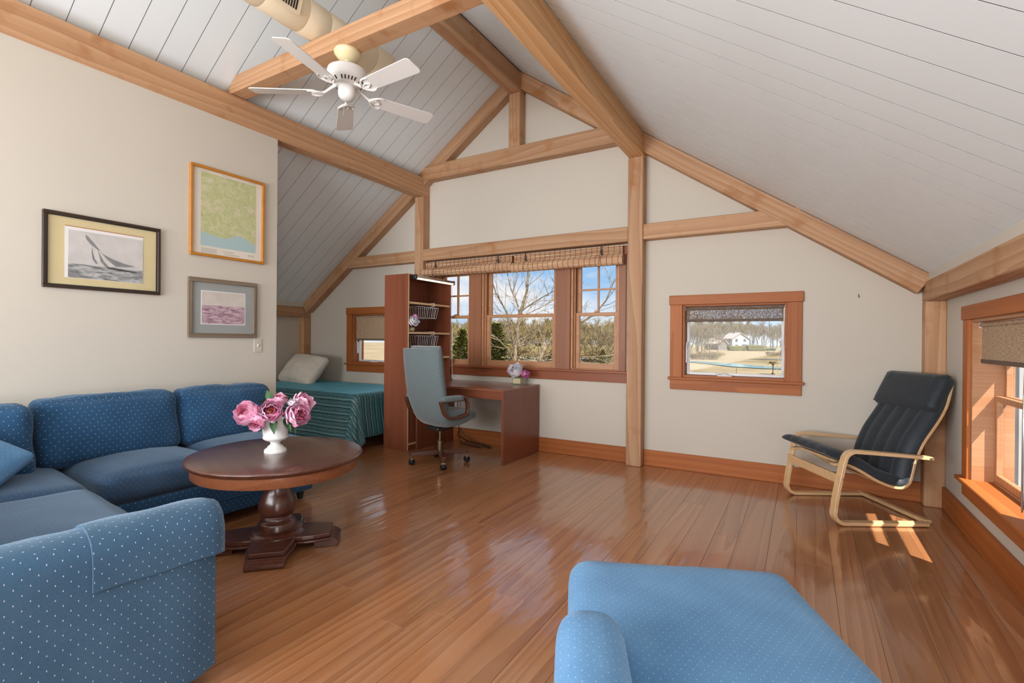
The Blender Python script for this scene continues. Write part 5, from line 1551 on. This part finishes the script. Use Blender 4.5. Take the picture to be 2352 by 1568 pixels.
# small wall hook
o = build('wall_hook', MB().tube([(0, 0.004, 0.012), (0, -0.006, 0.012), (0, -0.010, -0.002), (0, -0.006, -0.012), (0, -0.016, -0.014), (0, -0.020, -0.004)], 0.0025, 6), M['brass'], loc=(0.391, YG, 1.609), smooth=True)
tag(o, 'tiny brass hook screwed into the bare gable wall above the armchair', 'hook')

# ------------------------------------------------------------------ outside
def at(px, py, d):
    return EYE + (fwd + rt * ((px - 1176) / F) - up * ((py - 784) / F)) * d
def dist(px, d):      # ground point seen at column px, at forward distance d
    q = at(px, 784, d)
    return q.x, q.y
def sm(t_):
    t_ = max(0.0, min(1.0, t_))
    return t_ * t_ * (3 - 2 * t_)
def gz(x, y):
    d = math.hypot(x, y)
    return -3.4 + 2.0 * sm((d - 55) / 150) + 0.03 * mnoise.noise(Vector((x * 0.03, y * 0.03, 0)))
def fieldmat():
    mt, nt, b = newmat('tan_marsh_grass')
    L = nt.links.new
    tc = N(nt, 'ShaderNodeTexCoord')
    n = N(nt, 'ShaderNodeTexNoise', ins={'Scale': 0.09, 'Detail': 8.0, 'Roughness': 0.7})
    L(tc.outputs['Object'], n.inputs[0])
    rp = ramp(nt, [(0.32, (0.13, 0.10, 0.045)), (0.48, (0.25, 0.19, 0.10)), (0.7, (0.30, 0.235, 0.135))])
    L(n.outputs['Fac'], rp.inputs[0]); L(rp.outputs[0], b.inputs['Base Color'])
    b.inputs['Roughness'].default_value = 0.95
    return mt
M['field'] = fieldmat()
mb = MB().grid(160, 160, lambda u, v: ((-330 + 460 * u), 9 + 420 * v * v, gz(-330 + 460 * u, 9 + 420 * v * v)))
struct(build('ground_marsh', mb, M['field'], smooth=True, ang=180), 'tan winter marsh meadow outside the windows')
M['water'] = plain('stream_water', (0.16, 0.34, 0.38), 0.12, 0.6, var=0.05, vscale=0.2)
def ribbon(name, pts, wid, label):
    P3 = []
    fine_, wid2 = [], []
    for i in range(len(pts) - 1):
        for k in range(6):
            f = k / 6
            fine_.append((pts[i][0] + (pts[i + 1][0] - pts[i][0]) * f, pts[i][1] + (pts[i + 1][1] - pts[i][1]) * f))
            wid2.append(wid[i] + (wid[i + 1] - wid[i]) * f)
    pts, wid = fine_ + [pts[-1]], wid2 + [wid[-1]]
    for (px, d) in pts:
        x, y = dist(px, d)
        P3.append(Vector((x, y, gz(x, y) + 0.07)))
    V = []
    n = len(P3)
    for i in range(n):
        tdir = (P3[min(i + 1, n - 1)] - P3[max(i - 1, 0)])
        s_ = Vector((-tdir.y, tdir.x, 0)).normalized() * wid[i]
        V += [tuple(P3[i] - s_), tuple(P3[i] + s_)]
    return struct(build(name, MB().add(V, [(2 * i, 2 * i + 2, 2 * i + 3, 2 * i + 1) for i in range(n - 1)]), M['water'], smooth=True), label)
ribbon('stream_water', [(1000, 112), (1200, 112), (1400, 110), (1560, 104), (1600, 101), (1640, 97), (1680, 92), (1720, 87), (1760, 84), (1800, 82), (1860, 82)], [3, 3, 3, 2.2, 2.4, 2.8, 3.4, 3.6, 3.2, 2.6, 2], 'pale blue stream winding through the tan marsh')
ribbon('creek_water', [(1720, 112), (1760, 110), (1800, 108), (1850, 108)], [0.6, 1.2, 1.6, 1.6], 'thin far creek in the marsh')

M['bark'] = plain('grey_brown_bark', (0.200, 0.150, 0.075), 0.9, var=0.3, vscale=3)
M['bark_o'] = plain('olive_brown_twigs', (0.215, 0.160, 0.060), 0.9, var=0.35, vscale=2)
M['birch_bark'] = plain('pale_birch_bark', (0.20, 0.15, 0.095), 0.85, var=0.55, vscale=14)
M['cedar'] = plain('cedar_green', (0.15, 0.145, 0.028), 0.9, var=0.4, vscale=4)
M['cedar_d'] = plain('dark_evergreen', (0.030, 0.050, 0.018), 0.9, var=0.3, vscale=4)

def grow(mb, p, d, ln, r_, depth, rnd, spread=0.55, upw=0.12, kids=(3, 4), rmin=0.02, sides=3):
    p, d = Vector(p), Vector(d).normalized()
    q1 = p + d * ln * 0.5 + Vector((rnd.uniform(-1, 1), rnd.uniform(-1, 1), rnd.uniform(-0.5, 0.5))) * ln * 0.05
    q2 = q1 + (d + Vector((rnd.uniform(-1, 1), rnd.uniform(-1, 1), rnd.uniform(-0.4, 0.9))) * 0.18).normalized() * ln * 0.5
    mb.tube([p, q1, q2], [r_, r_ * 0.82, r_ * 0.6], sides if depth > 1 else 3, caps=False)
    if depth <= 0:
        return
    for k in range(rnd.randint(*kids)):
        f = rnd.uniform(0.35, 1.0)
        b = p.lerp(q1, f * 2) if f < 0.5 else q1.lerp(q2, f * 2 - 1)
        nd = (d + Vector((rnd.uniform(-1, 1), rnd.uniform(-1, 1), rnd.uniform(-0.6, 0.9))) * spread * 1.35 + Vector((0, 0, upw))).normalized()
        grow(mb, b, nd, ln * rnd.uniform(0.55, 0.78), max(rmin, r_ * 0.55), depth - 1, rnd, spread, upw, kids, rmin, sides)

def tree_proto(name, h, seed, mat, depth=5, spread=0.6, rmin=0.025, kids=(3, 4)):
    rnd = random.Random(seed)
    t = thing(name, 'x', 'tree', (0, 0, -500))
    mbt = MB().tube([(0, 0, -0.5), (0.05 * h * rnd.uniform(-1, 1), 0, h * 0.18), (0.02 * h, 0.02 * h, h * 0.36)], [h * 0.022, h * 0.017, h * 0.013], 6, caps=False)
    build('trunk', mbt, mat, t, smooth=True, recalc=False)
    mb = MB()
    for k in range(5):
        z = h * (0.16 + 0.05 * k)
        a = k * 2.4 + rnd.uniform(-0.4, 0.4)
        grow(mb, (0, 0, z), (math.cos(a) * 0.75, math.sin(a) * 0.75, 0.8 + 0.25 * k), h * 0.30, h * 0.008, depth - 1, rnd, spread, 0.15, kids, rmin)
    build('crown', mb, mat, t, recalc=False)
    return t
protos = [tree_proto('bare_tree', 10.0, 100 + k, M['bark_o'] if k % 2 else M['bark'], 5, rmin=0.03) for k in range(3)]
used = [False] * 3
def plant(pr, flags, k, x, y, s_, rz, label, group, sz=None):
    o = pr[k] if not flags[k] else copy_tree(pr[k])
    flags[k] = True
    o.location = (x, y, gz(x, y))
    o.rotation_euler = (0, 0, rz)
    o.scale = (s_, s_, sz or s_)
    tag(o, label, 'tree', group)
    return o
rw = random.Random(5)
for row, (d, n, hs) in enumerate(((108, 18, 0.72), (118, 20, 0.88), (128, 20, 0.98), (140, 18, 1.06))):
    for i in range(n):
        px = 1010 + (1440 - 1010) * (i + rw.uniform(-0.35, 0.35)) / (n - 1)
        x, y = dist(px, d + rw.uniform(-5, 5))
        plant(protos, used, rw.randrange(3), x, y, hs * rw.uniform(0.9, 1.2), rw.uniform(0, 6.28), 'bare leafless tree of the brown woods beyond the triple window', 'bare woods beyond the triple window', hs * rw.uniform(0.85, 1.02))
for (px, d, s_) in ((1590, 118, 0.95), (1604, 122, 1.0), (1618, 120, 0.9), (1632, 130, 0.75), (1580, 128, 1.0), (1648, 150, 0.6)):
    x, y = dist(px, d)
    plant(protos, used, rw.randrange(3), x, y, s_, rw.uniform(0, 6.28), 'bare tree in the grove beside the white house across the marsh', 'grove beside the white house')
for (px, d, s_) in ((1600, 150, 1.1), (1612, 160, 1.15), (1626, 165, 1.1), (1640, 215, 1.35), (1660, 260, 1.5), (1680, 262, 1.5), (1700, 255, 1.5), (1730, 262, 1.4), (1750, 255, 1.35), (1770, 265, 1.35), (1785, 258, 1.3), (1650, 235, 1.5), (1668, 245, 1.35), (1690, 250, 1.55), (1708, 240, 1.5), (1722, 235, 1.25), (1738, 220, 1.3), (1760, 250, 1.1), (1775, 240, 1.2), (1795, 235, 1.25), (1812, 240, 1.2)):
    x, y = dist(px, d)
    plant(protos, used, rw.randrange(3), x, y, s_, rw.uniform(0, 6.28), 'bare tree on the rise behind the white house', 'trees behind the white house')

# thicket shrubs
def shrub_proto(seed, mat):
    rnd = random.Random(seed)
    t = thing('bare_shrub', 'x', 'shrub', (0, 0, -500))
    mb = MB()
    for k in range(9):
        a = rnd.uniform(0, 6.28)
        grow(mb, (rnd.uniform(-0.5, 0.5), rnd.uniform(-0.5, 0.5), -0.1), (math.cos(a) * 0.6, math.sin(a) * 0.6, 1), 1.1, 0.03, 3, rnd, 0.7, 0.1, (3, 4), 0.02)
    build('twigs', mb, mat, t, recalc=False)
    return t
shr = [shrub_proto(31, M['bark_o']), shrub_proto(32, M['bark'])]
su = [False, False]
def plant_s(k, x, y, s_, label, group):
    o = shr[k] if not su[k] else copy_tree(shr[k])
    su[k] = True
    o.location = (x, y, gz(x, y))
    o.rotation_euler = (0, 0, rw.uniform(0, 6.28))
    o.scale = (s_ * 1.4, s_ * 1.4, s_)
    tag(o, label, 'shrub', group)
for i in range(26):
    px = 1020 + 400 * (i + rw.uniform(-0.4, 0.4)) / 25
    x, y = dist(px, 100 + rw.uniform(-3, 6))
    plant_s(i % 2, x, y, rw.uniform(1.2, 1.9), 'brown leafless thicket shrub at the foot of the woods', 'thicket at the foot of the woods')
for i in range(10):
    x, y = dist(1582 + 7 * i, 112 + rw.uniform(-3, 3))
    plant_s(i % 2, x, y, rw.uniform(0.6, 1.0), 'low brown shrub along the marsh edge by the bare grove', 'shrubs on the marsh edge')
for i in range(8):
    x, y = dist(1765 + 8 * i, 125 + rw.uniform(-3, 3))
    plant_s(i % 2, x, y, rw.uniform(0.5, 0.9), 'low brown shrub on the bank near the utility pole', 'shrubs near the utility pole')

# evergreens
def cedar(px, d, h, w, label, mat, seed, n=900):
    rnd = random.Random(seed)
    x, y = dist(px, d)
    z = gz(x, y)
    t = thing('cedar_tree', label, 'tree', (x, y, z), 0, None)
    build('trunk', MB().tube([(0, 0, -0.3), (0, 0, h * 0.9)], [0.12, 0.02], 6), M['bark'], t)
    mb = MB()
    for k in range(n):
        f = rnd.random() ** 0.8
        zz = h * (0.08 + 0.92 * f)
        rr = w * (1 - f) ** 0.7 * math.sqrt(rnd.random()) * (1 + 0.3 * math.sin(f * 21 + seed))
        a = rnd.uniform(0, 6.28)
        p = Vector((rr * math.cos(a), rr * math.sin(a), zz))
        s_ = rnd.uniform(0.5, 1.0) * 0.055 * h
        v1 = Vector((math.cos(a), math.sin(a), rnd.uniform(-0.2, 0.7))) * s_
        v2 = Vector((-math.sin(a), math.cos(a), rnd.uniform(-0.5, 0.5))) * s_ * 0.35
        mb.add([p - v2, p + v2, p + v1 + v2 * 0.3, p + v1 * 0.9 - v2 * 0.4], [(0, 1, 2, 3)])
    build('foliage', mb, mat, t, recalc=False)
cedar(1140, 24, 5.4, 1.15, 'dark green cedar beside the birch outside the triple window', M['cedar'], 3, 2200)
cedar(1062, 30, 5.2, 1.4, 'green cedar seen past the bookcase edge', M['cedar'], 4, 2200)
cedar(1385, 60, 3.6, 1.6, 'rounded green cedar at the post end of the triple window', M['cedar'], 5, 1600)
cedar(1728, 185, 3.4, 1.5, 'dark evergreen by the white house', M['cedar_d'], 6, 700)
cedar(1718, 180, 2.4, 1.6, 'squat dark evergreen against the white house', M['cedar_d'], 8, 700)
cedar(1776, 170, 2.2, 2.0, 'round evergreen near the utility pole', M['cedar_d'], 7, 700)

# birch close to the house
t = thing('birch_tree', 'pale bare birch with several stems close outside the triple window', 'tree', tuple(at(1186, 784, 13)) [:2] + (-3.4,))
org = t.location
rb2 = random.Random(77)
def bp_(px, py, d=13.0): return at(px, py, d) - org
stems = [
    ([(1176, 1130, 13.2), (1180, 845, 13), (1186, 790, 13), (1191, 738, 13), (1199, 705, 13), (1210, 670, 12.9), (1213, 630, 12.8), (1216, 560, 12.7)], 0.11, 0.05),
    ([(1191, 745, 13), (1193, 715, 13.1), (1186, 690, 13.2), (1174, 665, 13.3), (1166, 630, 13.4), (1160, 560, 13.5)], 0.06, 0.025),
    ([(1183, 800, 13), (1170, 745, 12.8), (1163, 715, 12.7), (1150, 692, 12.6), (1139, 672, 12.5), (1125, 630, 12.3)], 0.06, 0.03),
    ([(1199, 712, 13), (1225, 695, 12.8), (1250, 680, 12.6), (1276, 666, 12.4), (1320, 640, 12)], 0.035, 0.015),
    ([(1195, 728, 13), (1225, 714, 13.3), (1250, 702, 13.5), (1275, 688, 13.8)], 0.03, 0.012),
    ([(1200, 1000, 12), (1233, 838, 12), (1255, 795, 12), (1272, 770, 12), (1300, 752, 11.8), (1338, 738, 11.6), (1365, 722, 11.5), (1392, 690, 11.4), (1412, 640, 11.3)], 0.10, 0.03),
    ([(1183, 835, 13), (1165, 800, 12.6), (1140, 775, 12.3), (1110, 762, 12)], 0.045, 0.02),
    ([(1189, 800, 13), (1210, 790, 12.5), (1235, 783, 12.2), (1270, 786, 12)], 0.03, 0.012),
    ([(1186, 820, 13), (1230, 830, 12.7), (1300, 822, 12.5), (1380, 818, 12.4), (1430, 812, 12.3)], 0.04, 0.015),
]
mbs, mbt = MB(), MB()
for pts, ra, rb3 in stems:
    P3 = [bp_(*q) for q in pts]
    n = len(P3)
    mbs.tube(P3, [(ra + (rb3 - ra) * i / (n - 1)) * 0.50 for i in range(n)], 8)
    for i in range(n - 1):
        for k in range(3):
            b = P3[i].lerp(P3[i + 1], rb2.random())
            if b.z < 2.2: continue
            dd = (P3[i + 1] - P3[i]).normalized() + Vector((rb2.uniform(-1, 1), rb2.uniform(-1, 1), rb2.uniform(-0.7, 0.8)))
            grow(mbt, b, dd, rb2.uniform(0.30, 0.70), 0.009, 3, rb2, 0.55, 0.0, (1, 2), 0.0035)
build('stem', mbs, M['birch_bark'], t, smooth=True, recalc=False)
build('twigs', mbt, M['birch_bark'], t, recalc=False)

# white house across the marsh
M['siding'] = plain('white_siding', (0.52, 0.50, 0.47), 0.7, var=0.05)
M['roofing'] = plain('pale_roof', (0.36, 0.31, 0.27), 0.8, var=0.1)
M['roof_d'] = plain('brown_shingle', (0.19, 0.155, 0.12), 0.85, var=0.15)
M['pane_d'] = plain('dark_pane', (0.10, 0.12, 0.13), 0.2)
def house(px, d, w, dp, h, rh, rz, label, wm, rm, wins, chim=False):
    x, y = dist(px, d)
    t = thing('house', label, 'house', (x, y, gz(x, y) - 0.1), rz)
    build('wall', MB().prism([(-w / 2, 0), (w / 2, 0), (w / 2, h), (0, h + rh), (-w / 2, h)], 'y', -dp / 2, dp / 2), wm, t)
    build('roof', MB().prism([(-w / 2 - 0.4, h - 0.25), (0, h + rh + 0.1), (0, h + rh + 0.35), (-w / 2 - 0.4, h + 0.05)], 'y', -dp / 2 - 0.4, dp / 2 + 0.4).prism([(w / 2 + 0.4, h - 0.25), (0, h + rh + 0.1), (0, h + rh + 0.35), (w / 2 + 0.4, h + 0.05)], 'y', -dp / 2 - 0.4, dp / 2 + 0.4), rm, t)
    for (face, a, z, ww, hh) in wins:
        if face == 'f':
            fo = build('window', MB().box(a - ww / 2 - 0.12, a + ww / 2 + 0.12, -dp / 2 - 0.06, -dp / 2, z - 0.12, z + hh + 0.12), M['siding'], t)
            build('pane', MB().box(a - ww / 2, a + ww / 2, -dp / 2 - 0.09, -dp / 2 - 0.06, z, z + hh), M['pane_d'], fo)
        else:
            fo = build('window', MB().box(-w / 2 - 0.06, -w / 2, a - ww / 2 - 0.12, a + ww / 2 + 0.12, z - 0.12, z + hh + 0.12), M['siding'], t)
            build('pane', MB().box(-w / 2 - 0.09, -w / 2 - 0.06, a - ww / 2, a + ww / 2, z, z + hh), M['pane_d'], fo)
    if chim:
        build('chimney', MB().box(-0.4, 0.4, -0.4, 0.4, h + rh - 0.6, h + rh + 1.1), M['roof_d'], t)
    return t
house(1688, 190, 6.4, 8.0, 4.1, 2.0, math.radians(35), 'two-storey white house with a pale roof across the marsh', M['siding'], M['roofing'], [('f', -1.6, 2.9, 1.0, 1.2), ('f', 1.6, 2.9, 1.0, 1.2), ('f', -1.6, 0.6, 1.2, 1.4), ('f', 1.4, 0.5, 1.6, 1.6), ('s', -2.2, 2.8, 1.0, 1.1), ('s', 1.2, 2.8, 1.0, 1.1), ('s', -2.0, 0.6, 1.4, 1.3), ('s', 1.4, 0.6, 1.4, 1.3)], True)
house(1645, 178, 4.6, 5.5, 2.2, 1.6, math.radians(60), 'low grey cottage beside the white house', M['roof_d'], M['roofing'], [('f', -1.0, 0.7, 0.9, 1.0), ('s', 0.5, 0.7, 0.9, 1.0)])
house(1815, 260, 7, 9, 3.2, 2.2, math.radians(20), 'far pale cottage beyond the utility pole', M['siding'], M['roof_d'], [('f', -1.5, 1.0, 1.0, 1.2), ('f', 1.5, 1.0, 1.0, 1.2)])
# hedge, utility pole, nest platform, stake
M['hedge'] = plain('olive_hedge', (0.11, 0.105, 0.035), 0.95, var=0.3, vscale=1.5)
for k, (pa, pb, d, h, lab) in enumerate(((1672, 1712, 166, 1.6, 'long olive hedge below the white house'), (1716, 1756, 163, 1.9, 'tall olive hedge near the utility pole'), (1757, 1780, 168, 0.8, 'low dark green hedge running past the utility pole'))):
    xa, ya = dist(pa, d)
    xb, yb = dist(pb, d)
    c = ((xa + xb) / 2, (ya + yb) / 2)
    L_ = math.hypot(xb - xa, yb - ya) / 2
    o = build('hedge', MB().rbox((0, 0, h / 2), (L_, 0.9, h / 2), 0.35, (0, 0, 0.1), n=14, wr=0.25, seed=60 + k, wf=1.6), M['hedge'] if k < 2 else M['cedar_d'], loc=(c[0], c[1], gz(*c) - 0.05), rot=(0, 0, math.atan2(yb - ya, xb - xa)), smooth=True, ang=180)
    tag(o, lab, 'hedge')
x, y = dist(1755, 160)
t = thing('utility_pole', 'bare wooden utility pole beyond the marsh', 'pole', (x, y, gz(x, y)))
build('pole', MB().tube([(0, 0, -0.3), (0, 0, 4.9)], [0.16, 0.11], 8), M['bark'], t)
build('transformer', MB().lathe([(0, 4.2), (0.22, 4.2), (0.22, 4.7), (0, 4.75)], 10, (0.3, -0.1, 0)), M['siding'], t)
x, y = dist(1776, 70)
t = thing('nest_platform', 'bird nest platform on a braced post in the marsh', 'nest platform', (x, y, gz(x, y)))
build('post', MB().tube([(0, 0, -0.3), (0, 0, 1.55)], 0.07, 8), M['bark'], t)
for k in range(4):
    a = k * PI / 2 + 0.5
    build('brace', MB().tube([(0, 0, 0.42), (0.42 * math.cos(a), 0.42 * math.sin(a), -0.1)], 0.045, 6), M['birch_bark'], t)
    build('strut', MB().tube([(0, 0, 1.25), (0.28 * math.cos(a), 0.28 * math.sin(a), 1.52)], 0.03, 6), M['bark'], t)
build('deck', MB().box(-0.75, 0.75, -0.5, 0.5, 1.52, 1.60), M['bark'], t)
rn = random.Random(9)
mb = MB()
for k in range(160):
    a, rr = rn.uniform(0, 6.28), rn.uniform(0.1, 0.5)
    p = Vector((rr * math.cos(a), rr * math.sin(a), 1.6 + rn.uniform(0, 0.26)))
    v = Vector((-math.sin(a) + rn.uniform(-0.5, 0.5), math.cos(a) + rn.uniform(-0.5, 0.5), rn.uniform(-0.2, 0.25))) * rn.uniform(0.15, 0.35)
    mb.tube([p - v, p + v], 0.022, 3)
build('nest', mb, M['bark_o'], t)
x, y = dist(1692, 62)
o = build('marsh_stake', MB().tube([(0, 0, -0.2), (0.02, 0, 1.25)], 0.035, 6).rbox((0.02, 0, 1.27), (0.08, 0.08, 0.05), 0.03, n=4), M['bark'], loc=(x, y, gz(x, y)))
tag(o, 'thin wooden stake standing in the marsh', 'stake')

# added white board-and-batten wall, gives the blown-out white outside the knee-wall window
wg = struct(build('wall_added_white', MB().box(1.45, 6.5, 6.6, 6.8, -3.4, 3.0), M['siding']), 'white board and batten wall added for the bright white view outside')
for k in range(17):
    x = 1.5 + 0.3 * k
    build('batten', MB().box(x, x + 0.045, 6.572, 6.60, -3.4, 3.0), M['siding'], wg)
